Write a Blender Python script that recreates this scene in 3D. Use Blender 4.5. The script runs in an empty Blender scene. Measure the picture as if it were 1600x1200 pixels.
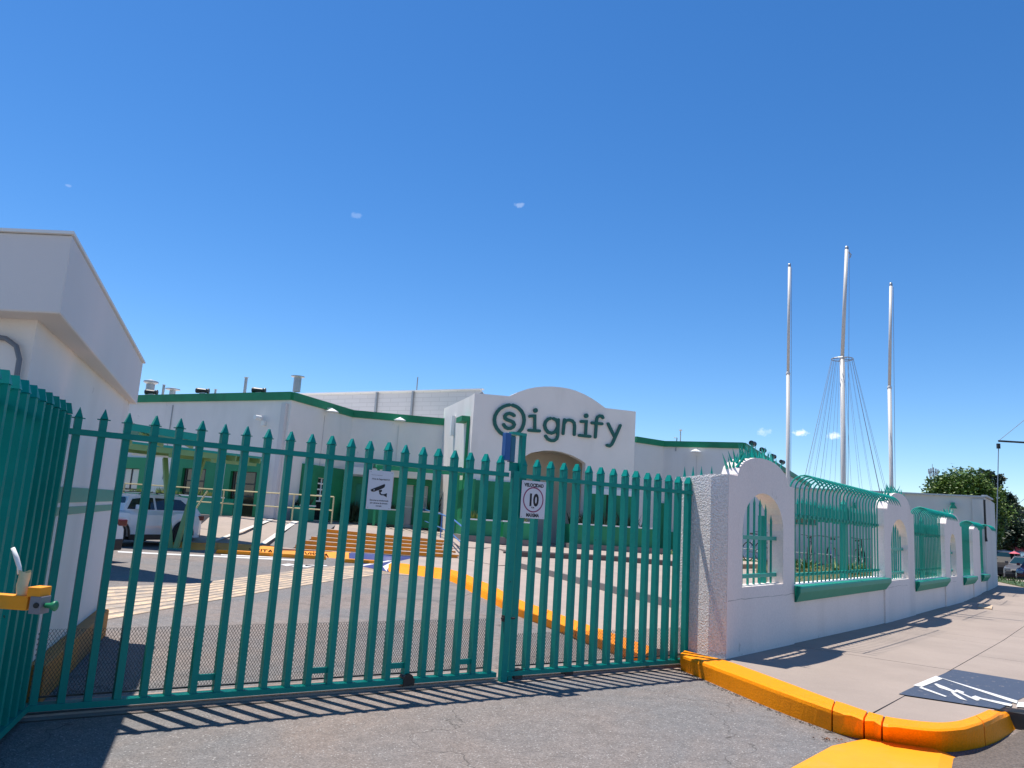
import bpy, bmesh, math, random
from mathutils import Vector, Matrix, noise
random.seed(7)
scene = bpy.context.scene
PI = math.pi
R_ = math.radians

# ---------------------------------------------------------------- camera
cam_data = bpy.data.cameras.new('camera')
cam = bpy.data.objects.new('camera', cam_data)
scene.collection.objects.link(cam)
cam.matrix_world = Matrix(((0.997940, -0.064153, -0.000000, 0.000000), (-0.010818, -0.168278, -0.985680, 0.000000), (0.063235, 0.983650, -0.168626, 1.600000), (0.000000, 0.000000, 0.000000, 1.000000)))
cam_data.sensor_width = 36
cam_data.lens = 27.0
cam_data.clip_start = 0.05
cam_data.clip_end = 5000
scene.camera = cam

# ---------------------------------------------------------------- light
SUN_AZ = (-0.819, 0.574)          # horizontal direction towards the sun
SUN_EL = R_(72.3)
world = bpy.data.worlds.new('World')
scene.world = world
world.use_nodes = True
wn, wl = world.node_tree.nodes, world.node_tree.links
for n in list(wn): wn.remove(n)
w_out = wn.new('ShaderNodeOutputWorld'); w_bg = wn.new('ShaderNodeBackground')
sky = wn.new('ShaderNodeTexSky'); sky.sky_type = 'NISHITA'; sky.sun_disc = False
sky.sun_elevation = SUN_EL
sky.sun_rotation = math.atan2(SUN_AZ[0], SUN_AZ[1])
sky.altitude = 1400; sky.air_density = 1.0; sky.dust_density = 0.3; sky.ozone_density = 3.0
w_hs = wn.new('ShaderNodeHueSaturation'); w_hs.inputs['Value'].default_value = 1.13; w_hs.inputs['Saturation'].default_value = 1.29
w_hs.inputs['Hue'].default_value = 0.503
wl.new(sky.outputs[0], w_hs.inputs['Color'])
# a few tiny wisps of cloud in the sky
w_tc = wn.new('ShaderNodeTexCoord')
w_noise = wn.new('ShaderNodeTexNoise'); w_noise.inputs['Scale'].default_value = 170; w_noise.inputs['Detail'].default_value = 6
wl.new(w_tc.outputs['Generated'], w_noise.inputs['Vector'])
prev = w_hs.outputs['Color']
CLOUDS = [((-2.273, 10.000, 5.505), .007, .12), ((-0.053, 10.000, 5.814), .007, .2), ((3.829, 10.000, 2.912), .0085, .85), ((4.258, 10.000, 2.897), .008, .75),
          ((3.324, 10.000, 2.887), .0085, .35), ((-6.260, 10.000, 5.671), .003, .14), ]
for p, rad, op in CLOUDS:
    v = (Vector(p) - Vector((0, 0, 1.6))).normalized()
    sb = wn.new('ShaderNodeVectorMath'); sb.operation = 'SUBTRACT'; sb.inputs[1].default_value = v
    wl.new(w_tc.outputs['Generated'], sb.inputs[0])
    ml = wn.new('ShaderNodeVectorMath'); ml.operation = 'MULTIPLY'; ml.inputs[1].default_value = (1, 1, 1.9)
    wl.new(sb.outputs[0], ml.inputs[0])
    ln = wn.new('ShaderNodeVectorMath'); ln.operation = 'LENGTH'; wl.new(ml.outputs[0], ln.inputs[0])
    ad = wn.new('ShaderNodeMath'); ad.operation = 'MULTIPLY_ADD'; ad.inputs[1].default_value = -rad * 2.4; 
    wl.new(w_noise.outputs['Fac'], ad.inputs[0]); wl.new(ln.outputs['Value'], ad.inputs[2])
    mr = wn.new('ShaderNodeMapRange'); mr.inputs['From Min'].default_value = rad * -.1; mr.inputs['From Max'].default_value = rad * -.75
    mr.inputs['To Min'].default_value = 0; mr.inputs['To Max'].default_value = op
    wl.new(ad.outputs[0], mr.inputs['Value'])
    mx = wn.new('ShaderNodeMix'); mx.data_type = 'RGBA'; mx.inputs['B'].default_value = (7.5, 8.2, 9.2, 1)
    wl.new(mr.outputs['Result'], mx.inputs['Factor']); wl.new(prev, mx.inputs['A']); prev = mx.outputs['Result']
wl.new(prev, w_bg.inputs['Color']); w_bg.inputs['Strength'].default_value = 0.117
wl.new(w_bg.outputs[0], w_out.inputs['Surface'])
sun_data = bpy.data.lights.new('sun', 'SUN'); sun_data.energy = 5.0; sun_data.angle = R_(0.53); sun_data.color = (1.0, 0.945, 0.865)
sun = bpy.data.objects.new('sun', sun_data); scene.collection.objects.link(sun)
sd = Vector((SUN_AZ[0] * math.cos(SUN_EL), SUN_AZ[1] * math.cos(SUN_EL), math.sin(SUN_EL)))
sun.rotation_euler = sd.to_track_quat('Z', 'Y').to_euler()
scene.view_settings.view_transform = 'Standard'
scene.view_settings.look = 'None'
scene.view_settings.exposure = 0.36
scene.view_settings.gamma = 1.0
scene.view_settings.use_curve_mapping = False

# ---------------------------------------------------------------- helpers
COL = scene.collection
WM = {}                                            # world matrices by object name

def link(o, parent=None, m=None):
    COL.objects.link(o)
    if parent: o.parent = parent
    return o

def tag(o, label=None, cat=None, group=None, kind=None):
    if label: o['label'] = label
    if cat: o['category'] = cat
    if group: o['group'] = group
    if kind: o['kind'] = kind
    return o

def root(name, loc, rz, label, cat, group=None):
    o = bpy.data.objects.new(name, None); COL.objects.link(o)
    o.empty_display_size = .2
    o.location = loc; o.rotation_euler = (0, 0, rz)
    WM[o.name] = Matrix.Translation(loc) @ Matrix.Rotation(rz, 4, 'Z')
    return tag(o, label, cat, group)

def frame(p, q, z=0.0):
    """matrix of a vertical plane running p -> q: x along, y away, z up"""
    a = math.atan2(q[1] - p[1], q[0] - p[0])
    return Matrix.Translation((p[0], p[1], z)) @ Matrix.Rotation(a, 4, 'Z')

class MB:
    def __init__(s, M=None): s.v = []; s.f = []; s.M = M or Matrix.Identity(4)
    def add(s, vs, fs):
        n = len(s.v); s.v += [s.M @ Vector(v) for v in vs]; s.f += [[i + n for i in f] for f in fs]; return s
    def box(s, x0, x1, y0, y1, z0, z1):
        return s.add([(x0,y0,z0),(x1,y0,z0),(x1,y1,z0),(x0,y1,z0),(x0,y0,z1),(x1,y0,z1),(x1,y1,z1),(x0,y1,z1)],
                     [(0,3,2,1),(4,5,6,7),(0,1,5,4),(1,2,6,5),(2,3,7,6),(3,0,4,7)])
    def beam(s, p, q, w, h, up=(0,0,1)):
        p, q = Vector(p), Vector(q); d = (q - p).normalized(); u = Vector(up)
        r = d.cross(u)
        if r.length < 1e-4: r = d.cross(Vector((1,0,0)))
        r.normalize(); u = r.cross(d).normalized(); r = r * w / 2; u = u * h / 2
        vs = [p - r - u, p + r - u, p + r + u, p - r + u, q - r - u, q + r - u, q + r + u, q - r + u]
        return s.add(vs, [(0,1,2,3),(7,6,5,4),(0,4,5,1),(1,5,6,2),(2,6,7,3),(3,7,4,0)])
    def tube(s, pts, r, n=8, caps=True, closed=False):
        pts = [Vector(p) for p in pts]; N = len(pts); vs = []; fs = []; ref = None
        rr = r if isinstance(r, (list, tuple)) else [r] * N
        for i, p in enumerate(pts):
            if closed: d = (pts[(i+1) % N] - pts[i-1]).normalized()
            else: d = (pts[min(i+1, N-1)] - pts[max(i-1, 0)]).normalized()
            if ref is None:
                ref = d.cross(Vector((0,0,1)))
                if ref.length < 1e-3: ref = d.cross(Vector((1,0,0)))
            ref = (ref - d * ref.dot(d)).normalized(); b = d.cross(ref)
            for k in range(n):
                a = 2 * PI * k / n; vs.append(p + (ref * math.cos(a) + b * math.sin(a)) * rr[i])
        M_ = N if closed else N - 1
        for i in range(M_):
            for k in range(n):
                a = i * n + k; b_ = i * n + (k+1) % n; j = ((i+1) % N) * n
                fs.append((a, b_, j + (k+1) % n, j + k))
        if caps and not closed:
            fs.append(tuple(range(n))[::-1]); fs.append(tuple((N-1) * n + k for k in range(n)))
        return s.add(vs, fs)
    def prism(s, poly, y0, y1):
        """poly in (x,z), extruded along y"""
        n = len(poly); vs = [(x, y0, z) for x, z in poly] + [(x, y1, z) for x, z in poly]
        fs = [tuple(range(n)), tuple(range(2*n - 1, n - 1, -1))] + [(i, i + n, (i+1) % n + n, (i+1) % n) for i in range(n)]
        return s.add(vs, fs)
    def slab(s, poly, z0, z1):
        """poly in (x,y); z1 number or list of top heights"""
        n = len(poly); zt = z1 if isinstance(z1, (list, tuple)) else [z1] * n
        vs = [(p[0], p[1], z0) for p in poly] + [(p[0], p[1], t) for p, t in zip(poly, zt)]
        fs = [tuple(range(n))[::-1], tuple(range(n, 2*n))] + [(i, (i+1) % n, (i+1) % n + n, i + n) for i in range(n)]
        return s.add(vs, fs)
    def poly(s, pts): return s.add(pts, [tuple(range(len(pts)))])
    def lathe(s, prof, c=(0,0,0), n=16, axis='z'):
        vs = []; fs = []; m = len(prof)
        for k in range(n):
            a = 2 * PI * k / n
            for r, h in prof:
                if axis == 'z': vs.append((c[0] + r*math.cos(a), c[1] + r*math.sin(a), c[2] + h))
                elif axis == 'y': vs.append((c[0] + r*math.cos(a), c[1] + h, c[2] + r*math.sin(a)))
                else: vs.append((c[0] + h, c[1] + r*math.cos(a), c[2] + r*math.sin(a)))
        for k in range(n):
            for i in range(m - 1):
                a = k*m + i; b = ((k+1) % n)*m + i; fs.append((a, b, b+1, a+1))
        return s.add(vs, fs)
    def mesh(s, name, mat, smooth=False, inv=None, fix=True):
        me = bpy.data.meshes.new(name)
        vs = [inv @ v for v in s.v] if inv is not None else s.v
        me.from_pydata([tuple(v) for v in vs], [], s.f)
        if fix:
            bm = bmesh.new(); bm.from_mesh(me); bmesh.ops.recalc_face_normals(bm, faces=bm.faces); bm.to_mesh(me); bm.free()
        if mat: me.materials.append(mat)
        if smooth:
            for p in me.polygons: p.use_smooth = True
        me.update(); return me
    def build(s, name, mat, parent=None, smooth=False, bevel=0, fix=True):
        """verts are in world space; they are rebased into the parent's space"""
        PM = WM.get(parent.name) if parent else None
        if parent is None:                                   # own origin at the base centre
            xs = [v.x for v in s.v]; ys = [v.y for v in s.v]; zs = [v.z for v in s.v]
            T = Matrix.Translation(((min(xs)+max(xs))/2, (min(ys)+max(ys))/2, min(zs)))
            PM0 = T
        else: PM0 = PM
        me = s.mesh(name, mat, smooth, PM0.inverted(), fix)
        o = bpy.data.objects.new(name, me)
        if parent is None: o.location = PM0.translation
        link(o, parent); WM[o.name] = PM0.copy()
        if bevel:
            b = o.modifiers.new('bevel', 'BEVEL'); b.width = bevel; b.segments = 2; b.limit_method = 'ANGLE'; b.angle_limit = R_(40)
        return o

def inst(name, me, parent, loc, rz=0.0, scale=None, rot=None):
    o = bpy.data.objects.new(name, me); o.parent = parent; o.location = loc
    o.rotation_euler = rot or (0, 0, rz)
    if scale: o.scale = scale
    COL.objects.link(o); return o

def copy_tree(o, parent=None):
    c = o.copy(); COL.objects.link(c)
    if parent: c.parent = parent
    for ch in [k for k in COL.objects if k.parent == o]: copy_tree(ch, c)
    return c

# ---------------------------------------------------------------- materials
def node_mat(name):
    m = bpy.data.materials.new(name); m.use_nodes = True
    return m, m.node_tree.nodes, m.node_tree.links, m.node_tree.nodes['Principled BSDF']

def surf(name, col, rough=.7, var=.12, scale=3.0, bump=.0, bscale=60., bdist=.004, metal=0., col2=None, thresh=(.45,.7), stain=0., spec=.5, coat=0., fine=0.0, fscale=200., chip=None):
    m, N, L, b = node_mat(name)
    tc = N.new('ShaderNodeTexCoord')
    geo = N.new('ShaderNodeNewGeometry')
    P = geo.outputs['Position']
    n1 = N.new('ShaderNodeTexNoise'); n1.inputs['Scale'].default_value = scale; n1.inputs['Detail'].default_value = 8; n1.inputs['Roughness'].default_value = .6
    L.new(P, n1.inputs['Vector'])
    base = N.new('ShaderNodeMix'); base.data_type = 'RGBA'
    base.inputs['A'].default_value = (*[c * (1 - var) for c in col], 1); base.inputs['B'].default_value = (*[min(1, c * (1 + var)) for c in col], 1)
    L.new(n1.outputs['Fac'], base.inputs['Factor']); out = base.outputs['Result']
    if col2:
        n2 = N.new('ShaderNodeTexNoise'); n2.inputs['Scale'].default_value = scale * .37; n2.inputs['Detail'].default_value = 10; n2.inputs['Roughness'].default_value = .65
        L.new(P, n2.inputs['Vector'])
        r = N.new('ShaderNodeMapRange'); r.inputs['From Min'].default_value = thresh[0]; r.inputs['From Max'].default_value = thresh[1]
        L.new(n2.outputs['Fac'], r.inputs['Value'])
        mx = N.new('ShaderNodeMix'); mx.data_type = 'RGBA'; mx.inputs['B'].default_value = (*col2, 1)
        L.new(r.outputs['Result'], mx.inputs['Factor']); L.new(out, mx.inputs['A']); out = mx.outputs['Result']
    if stain:                                        # vertical streaks of dirt
        mp = N.new('ShaderNodeMapping'); mp.inputs['Scale'].default_value = (.9, .9, .22); L.new(P, mp.inputs['Vector'])
        n3 = N.new('ShaderNodeTexNoise'); n3.inputs['Scale'].default_value = 1.3; n3.inputs['Detail'].default_value = 6; L.new(mp.outputs[0], n3.inputs['Vector'])
        r = N.new('ShaderNodeMapRange'); r.inputs['From Min'].default_value = .5; r.inputs['From Max'].default_value = .8; r.inputs['To Max'].default_value = stain
        L.new(n3.outputs['Fac'], r.inputs['Value'])
        mx = N.new('ShaderNodeMix'); mx.data_type = 'RGBA'; mx.inputs['B'].default_value = (col[0]*.5, col[1]*.47, col[2]*.42, 1)
        L.new(r.outputs['Result'], mx.inputs['Factor']); L.new(out, mx.inputs['A']); out = mx.outputs['Result']
    if fine:
        n4 = N.new('ShaderNodeTexNoise'); n4.inputs['Scale'].default_value = fscale; n4.inputs['Detail'].default_value = 2; L.new(P, n4.inputs['Vector'])
        r = N.new('ShaderNodeMapRange'); r.inputs['From Min'].default_value = .3; r.inputs['From Max'].default_value = .7; r.inputs['To Min'].default_value = 1 - fine; r.inputs['To Max'].default_value = 1 + fine
        L.new(n4.outputs['Fac'], r.inputs['Value'])
        vm = N.new('ShaderNodeVectorMath'); vm.operation = 'SCALE'; L.new(out, vm.inputs[0]); L.new(r.outputs['Result'], vm.inputs['Scale']); out = vm.outputs[0]
    if chip:                                         # small chips and scuffs: (colour, noise scale, threshold)
        n6 = N.new('ShaderNodeTexNoise'); n6.inputs['Scale'].default_value = chip[1]; n6.inputs['Detail'].default_value = 7; n6.inputs['Roughness'].default_value = .7; L.new(P, n6.inputs['Vector'])
        r = N.new('ShaderNodeMapRange'); r.inputs['From Min'].default_value = chip[2]; r.inputs['From Max'].default_value = chip[2] + .03; r.inputs['To Max'].default_value = .85; L.new(n6.outputs['Fac'], r.inputs['Value'])
        mx = N.new('ShaderNodeMix'); mx.data_type = 'RGBA'; mx.inputs['B'].default_value = (*chip[0], 1)
        L.new(r.outputs['Result'], mx.inputs['Factor']); L.new(out, mx.inputs['A']); out = mx.outputs['Result']
    L.new(out, b.inputs['Base Color'])
    b.inputs['Roughness'].default_value = rough; b.inputs['Metallic'].default_value = metal
    b.inputs['Specular IOR Level'].default_value = spec; b.inputs['Coat Weight'].default_value = coat
    if bump:
        n5 = N.new('ShaderNodeTexNoise'); n5.inputs['Scale'].default_value = bscale; n5.inputs['Detail'].default_value = 4; L.new(P, n5.inputs['Vector'])
        bp = N.new('ShaderNodeBump'); bp.inputs['Strength'].default_value = bump; bp.inputs['Distance'].default_value = bdist
        L.new(n5.outputs['Fac'], bp.inputs['Height']); L.new(bp.outputs[0], b.inputs['Normal'])
    return m

TEAL = surf('teal_gate_paint', (.001, .245, .200), .42, .16, 9, .25, 90, .002, spec=.2, chip=((.03,.045,.035), 14, .67))
TEAL2 = surf('teal_fence_paint', (.003, .30, .235), .42, .15, 9, spec=.4, chip=((.04,.06,.05), 12, .67))
SILLG = surf('green_sill_paint', (.008, .25, .17), .5, .15, 4, spec=.35)
GREEN = surf('green_trim_paint', (.006, .235, .10), .6, .14, 2, col2=(.004,.165,.07))
GREENL = surf('pale_green_paint', (.20, .34, .13), .6, .15, 3)
WHITE = surf('white_stucco', (.82, .76, .71), .85, .05, 1.5, .35, 140, .004, stain=.22, chip=((.58,.53,.49), 1.7, .67))
WHITEF = surf('fence_stucco', (.80, .71, .66), .88, .06, 1.2, .5, 45, .004, stain=.22, fine=.05, fscale=40, chip=((.50,.45,.41), 3.2, .66))
ROUGHW = surf('rough_white_stucco', (.84, .78, .74), .9, .08, 3, 1.0, 55, .03, fine=.14, fscale=45)
BLOCK = surf('grey_white_wall', (.66, .62, .60), .85, .07, .6, .2, 60, .003, stain=.3)
BWALL = surf('pale_grey_wall', (.58, .57, .55), .85, .07, .8, .2, 60, .003, stain=.2)
BEIGE = surf('beige_stucco', (.72, .65, .54), .85, .06, 2, .3, 100, .003)
CAP = surf('white_cap', (.82, .82, .80), .8, .05, 3)
YEL = surf('yellow_kerb_paint', (.98, .29, .001), .5, .08, 4, .9, 70, .004, col2=(.85,.25,.005), thresh=(.56,.78), fine=.10, fscale=60, chip=((.16,.10,.05), 22, .66), spec=.15)
YEL2 = surf('bright_yellow_paint', (.95, .32, .003), .55, .10, 6, .5, 60, .003, col2=(.60,.31,.05), thresh=(.55,.8), chip=((.25,.18,.10), 16, .71))
ORANGE = surf('orange_step_paint', (.95, .29, .004), .6, .14, 3, .3, 60, .003, col2=(.5,.2,.03), chip=((.30,.20,.13), 9, .64))
CREAM = surf('worn_cream_paint', (.62, .45, .29), .8, .10, 4, col2=(.31,.26,.21), thresh=(.42,.62), fine=.12, fscale=60, chip=((.27,.24,.22), 7, .56))
CONC = surf('pale_concrete', (.375, .30, .25), .88, .09, 1.6, .35, 80, .003, col2=(.28,.235,.20), thresh=(.45,.75), fine=.07, fscale=90)
WALK = surf('sidewalk_concrete', (.335, .270, .225), .9, .10, 1.4, .5, 50, .003, col2=(.275,.222,.185), thresh=(.42,.7), fine=.09, fscale=110, chip=((.20,.16,.13), 2.2, .69))
GREYC = surf('grey_concrete', (.19, .175, .165), .9, .14, 2, .3, 60, .004)
TRACKC = surf('worn_track_concrete', (.31, .24, .20), .9, .16, 5, .6, 50, .004, col2=(.19,.145,.12), fine=.1)
BLUEP = surf('blue_pavement_paint', (.045, .062, .10), .7, .10, 4, .3, 60, .003, fine=.08, fscale=60, chip=((.30,.26,.24), 14, .62))
NAVY = surf('navy_paint', (.015, .03, .16), .6, .12, 4)
WHITEP = surf('white_line_paint', (.62, .61, .59), .7, .06, 5, fine=.06, fscale=50, chip=((.30,.27,.25), 16, .63))
LIGHTP = surf('light_stripe', (.62, .58, .52), .8, .06, 5)
BLACK = surf('black_plastic', (.012, .012, .014), .45, .2, 5)
RUB = surf('black_rubber', (.02, .02, .02), .8, .2, 8)
STEEL = surf('galvanised_steel', (.36, .37, .38), .45, .12, 8, metal=.6)
MESHM = surf('expanded_metal', (.055, .060, .058), .55, .2, 8, metal=.3)
POLEW = surf('white_pole_paint', (.60, .58, .55), .45, .06, 4, stain=.2)
WIRE = surf('grey_wire', (.30, .32, .37), .5, .1, 4)
YPIPE = surf('yellow_pipe_paint', (.72, .40, .03), .45, .1, 5)
CRPIPE = surf('cream_pipe_paint', (.66, .56, .30), .5, .1, 5)
BLUEH = surf('blue_handrail_paint', (.05, .17, .42), .45, .1, 5)
BLUEB = surf('blue_box_paint', (.008, .09, .30), .4, .15, 6)
SIGNW = surf('white_sign_plate', (.66, .66, .70), .4, .04, 12)
INK = surf('black_ink', (.012, .012, .016), .6, .05, 5)
RING = surf('magenta_ring_ink', (.26, .03, .11), .6, .05, 5)
RUST = surf('dark_metal', (.05, .048, .045), .5, .2, 8, metal=.4)
BARK = surf('bark', (.10, .075, .055), .9, .2, 10, .5, 40, .01)
LOGOG = surf('sign_green_paint', (.002, .10, .08), .45, .10, 5)
BEAMG = surf('bright_green_paint', (.01, .29, .12), .5, .12, 4)
REDT = surf('red_lamp_plastic', (.14, .008, .01), .2, .05, 5)
CARW = surf('white_car_paint', (.72, .74, .76), .25, .02, 4, coat=.6)
CARD = surf('dark_car_paint', (.010, .011, .012), .35, .05, 4, coat=.1, spec=.25)
CARG = surf('grey_car_paint', (.03, .028, .028), .35, .05, 4, coat=.1, spec=.25)
CARR = surf('maroon_car_paint', (.18, .012, .02), .25, .05, 4, coat=.6)
CARS = surf('silver_car_paint', (.10, .10, .11), .35, .05, 4, coat=.2)
PINKC = surf('pink_cloth', (.60, .12, .16), .8, .1, 4)
BAGM = surf('pale_bag_plastic', (.55, .52, .33), .35, .15, 25, .4, 30, .01)

def glass_mat(name, col=(.02,.025,.03), rough=.06):
    m, N, L, b = node_mat(name); b.inputs['Base Color'].default_value = (*col, 1); b.inputs['Roughness'].default_value = rough
    b.inputs['Specular IOR Level'].default_value = .8; return m
GLASS = glass_mat('dark_glass'); GLASSL = glass_mat('pale_glass', (.35,.40,.44), .08); GLASSB = glass_mat('brown_glass', (.035,.022,.018), .15)

def leaf_mat(name, a, b_):
    m, N, L, b = node_mat(name)
    g = N.new('ShaderNodeNewGeometry')
    nz = N.new('ShaderNodeTexNoise'); nz.inputs['Scale'].default_value = 2.5; nz.inputs['Detail'].default_value = 5; L.new(g.outputs['Position'], nz.inputs['Vector'])
    mr = N.new('ShaderNodeMapRange'); mr.inputs['From Min'].default_value = .35; mr.inputs['From Max'].default_value = .65; L.new(nz.outputs['Fac'], mr.inputs['Value'])
    mx = N.new('ShaderNodeMix'); mx.data_type = 'RGBA'; mx.inputs['A'].default_value = (*a, 1); mx.inputs['B'].default_value = (*b_, 1)
    L.new(mr.outputs['Result'], mx.inputs['Factor']); L.new(mx.outputs['Result'], b.inputs['Base Color']); b.inputs['Roughness'].default_value = .55
    return m
LEAF = leaf_mat('ash_leaves', (.04,.10,.012), (.13,.20,.02)); LEAF2 = leaf_mat('pale_leaves', (.07,.11,.04), (.14,.17,.08))
LEAFD = leaf_mat('dark_leaves', (.012,.03,.012), (.03,.055,.02)); LEAFY = leaf_mat('yellow_leaves', (.16,.17,.015), (.10,.15,.02))
GRASS = leaf_mat('dry_grass', (.085,.10,.022), (.13,.12,.04)); GRASSG = leaf_mat('green_grass', (.045,.09,.015), (.075,.115,.02))

def asphalt():
    m, N, L, b = node_mat('asphalt')
    g = N.new('ShaderNodeNewGeometry'); P = g.outputs['Position']
    big = N.new('ShaderNodeTexNoise'); big.inputs['Scale'].default_value = .30; big.inputs['Detail'].default_value = 8; big.inputs['Roughness'].default_value = .62; big.inputs['Distortion'].default_value = .6; L.new(P, big.inputs['Vector'])
    r1 = N.new('ShaderNodeMapRange'); r1.inputs['From Min'].default_value = .42; r1.inputs['From Max'].default_value = .58; L.new(big.outputs['Fac'], r1.inputs['Value'])
    m1 = N.new('ShaderNodeMix'); m1.data_type = 'RGBA'; m1.inputs['A'].default_value = (.158,.150,.146,1); m1.inputs['B'].default_value = (.205,.167,.144,1); L.new(r1.outputs['Result'], m1.inputs['Factor'])
    # fine mottling
    md = N.new('ShaderNodeTexNoise'); md.inputs['Scale'].default_value = 6; md.inputs['Detail'].default_value = 9; md.inputs['Roughness'].default_value = .7; L.new(P, md.inputs['Vector'])
    r2 = N.new('ShaderNodeMapRange'); r2.inputs['From Min'].default_value = .3; r2.inputs['From Max'].default_value = .7; r2.inputs['To Min'].default_value = .80; r2.inputs['To Max'].default_value = 1.16; L.new(md.outputs['Fac'], r2.inputs['Value'])
    v1 = N.new('ShaderNodeVectorMath'); v1.operation = 'SCALE'; L.new(m1.outputs['Result'], v1.inputs[0]); L.new(r2.outputs['Result'], v1.inputs['Scale'])
    # stone chips
    vo = N.new('ShaderNodeTexVoronoi'); vo.inputs['Scale'].default_value = 105; L.new(P, vo.inputs['Vector'])
    sp = N.new('ShaderNodeSeparateColor'); L.new(vo.outputs['Color'], sp.inputs[0])
    r3 = N.new('ShaderNodeMapRange'); r3.inputs['From Min'].default_value = .0; r3.inputs['From Max'].default_value = 1; r3.inputs['To Min'].default_value = .72; r3.inputs['To Max'].default_value = 1.3; L.new(sp.outputs[0], r3.inputs['Value'])
    v2 = N.new('ShaderNodeVectorMath'); v2.operation = 'SCALE'; L.new(v1.outputs[0], v2.inputs[0]); L.new(r3.outputs['Result'], v2.inputs['Scale'])
    lt = N.new('ShaderNodeMath'); lt.operation = 'GREATER_THAN'; lt.inputs[1].default_value = .97; L.new(sp.outputs[1], lt.inputs[0])
    sm = N.new('ShaderNodeMath'); sm.operation = 'MULTIPLY'; sm.inputs[1].default_value = .7; L.new(lt.outputs[0], sm.inputs[0])
    m2 = N.new('ShaderNodeMix'); m2.data_type = 'RGBA'; m2.inputs['B'].default_value = (.40,.38,.36,1); L.new(sm.outputs[0], m2.inputs['Factor']); L.new(v2.outputs[0], m2.inputs['A'])
    # oil stains
    st = N.new('ShaderNodeTexNoise'); st.inputs['Scale'].default_value = .9; st.inputs['Detail'].default_value = 6; st.inputs['Distortion'].default_value = 1.2; L.new(P, st.inputs['Vector'])
    rs = N.new('ShaderNodeMapRange'); rs.inputs['From Min'].default_value = .60; rs.inputs['From Max'].default_value = .72; rs.inputs['To Max'].default_value = .38; L.new(st.outputs['Fac'], rs.inputs['Value'])
    m3 = N.new('ShaderNodeMix'); m3.data_type = 'RGBA'; m3.inputs['B'].default_value = (.065,.056,.05,1); L.new(rs.outputs['Result'], m3.inputs['Factor']); L.new(m2.outputs['Result'], m3.inputs['A'])
    # cracks
    wp = N.new('ShaderNodeTexNoise'); wp.inputs['Scale'].default_value = 1.6; wp.inputs['Detail'].default_value = 5; L.new(P, wp.inputs['Vector'])
    ws = N.new('ShaderNodeVectorMath'); ws.operation = 'SCALE'; ws.inputs['Scale'].default_value = 1.1; L.new(wp.outputs['Color'], ws.inputs[0])
    wa = N.new('ShaderNodeVectorMath'); wa.operation = 'ADD'; L.new(P, wa.inputs[0]); L.new(ws.outputs[0], wa.inputs[1])
    ck = N.new('ShaderNodeTexVoronoi'); ck.feature = 'DISTANCE_TO_EDGE'; ck.inputs['Scale'].default_value = .33; L.new(wa.outputs[0], ck.inputs['Vector'])
    cl_ = N.new('ShaderNodeMapRange'); cl_.inputs['From Min'].default_value = .0005; cl_.inputs['From Max'].default_value = .0032; cl_.inputs['To Min'].default_value = .75; cl_.inputs['To Max'].default_value = 0; L.new(ck.outputs['Distance'], cl_.inputs['Value'])
    m4 = N.new('ShaderNodeMix'); m4.data_type = 'RGBA'; m4.inputs['B'].default_value = (.05,.045,.04,1); L.new(cl_.outputs['Result'], m4.inputs['Factor']); L.new(m3.outputs['Result'], m4.inputs['A'])
    L.new(m4.outputs['Result'], b.inputs['Base Color']); b.inputs['Roughness'].default_value = .85
    bp = N.new('ShaderNodeBump'); bp.inputs['Strength'].default_value = .55; bp.inputs['Distance'].default_value = .006
    L.new(vo.outputs['Distance'], bp.inputs['Height']); L.new(bp.outputs[0], b.inputs['Normal'])
    return m
ASPH = asphalt()

def block_wall_mat():
    m, N, L, b = node_mat('painted_block_wall')
    g = N.new('ShaderNodeNewGeometry'); mp = N.new('ShaderNodeMapping'); mp.inputs['Rotation'].default_value = (R_(90), 0, 0); L.new(g.outputs['Position'], mp.inputs['Vector'])
    br = N.new('ShaderNodeTexBrick'); br.inputs['Scale'].default_value = 1; br.inputs['Brick Width'].default_value = .9; br.inputs['Row Height'].default_value = .22; br.inputs['Mortar Size'].default_value = .018
    br.inputs['Color1'].default_value = (.64,.62,.60,1); br.inputs['Color2'].default_value = (.61,.59,.57,1); br.inputs['Mortar'].default_value = (.54,.52,.50,1)
    L.new(mp.outputs[0], br.inputs['Vector']); L.new(br.outputs['Color'], b.inputs['Base Color']); b.inputs['Roughness'].default_value = .85
    return m
BLOCKW = block_wall_mat()

# ================================================================ THE SETTING
def structure(o): o['kind'] = 'structure'; return o

g = MB(); g.add([(-900,-300,-.5),(900,-300,-.5),(900,1500,-.5),(-900,1500,-.5)], [(0,1,2,3)])
structure(g.build('ground', surf('dry_earth', (.24,.20,.16), .95, .2, .05), None))
dr = MB()
n = 12
dr.add([(-40,-6,0),(14,-6,0),(14,9,0),(17.5,27,0),(20.5,32.8,0),(22,70,0),(-40,70,0)], [(0,1,2,3,4,5,6)])
structure(dr.build('driveway', ASPH))
m = MB(); m.slab([(20.4,32.6),(120,32.6),(120,120),(20.4,120)], -.6, -.33); structure(m.build('parking_lot', surf('lot_asphalt', (.16,.15,.145), .9, .2, 1)))

# wall frame: x along the fence wall, y into the compound, z up
FA = R_(51.3); FO = (2.59, 8.97)
FM = Matrix.Translation((FO[0], FO[1], 0)) @ Matrix.Rotation(FA, 4, 'Z')
def zs(s):
    P_ = [(-6,.17),(0,.17),(7,.068),(17,.05),(22.4,.22),(30,.25),(60,.25)]
    for (a, za), (b, zb) in zip(P_, P_[1:]):
        if a <= s <= b: return za + (zb - za) * (s - a) / (b - a)
    return P_[-1][1]
def wf(s, n): p = FM @ Vector((s, -n, 0)); return (p.x, p.y)

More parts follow.
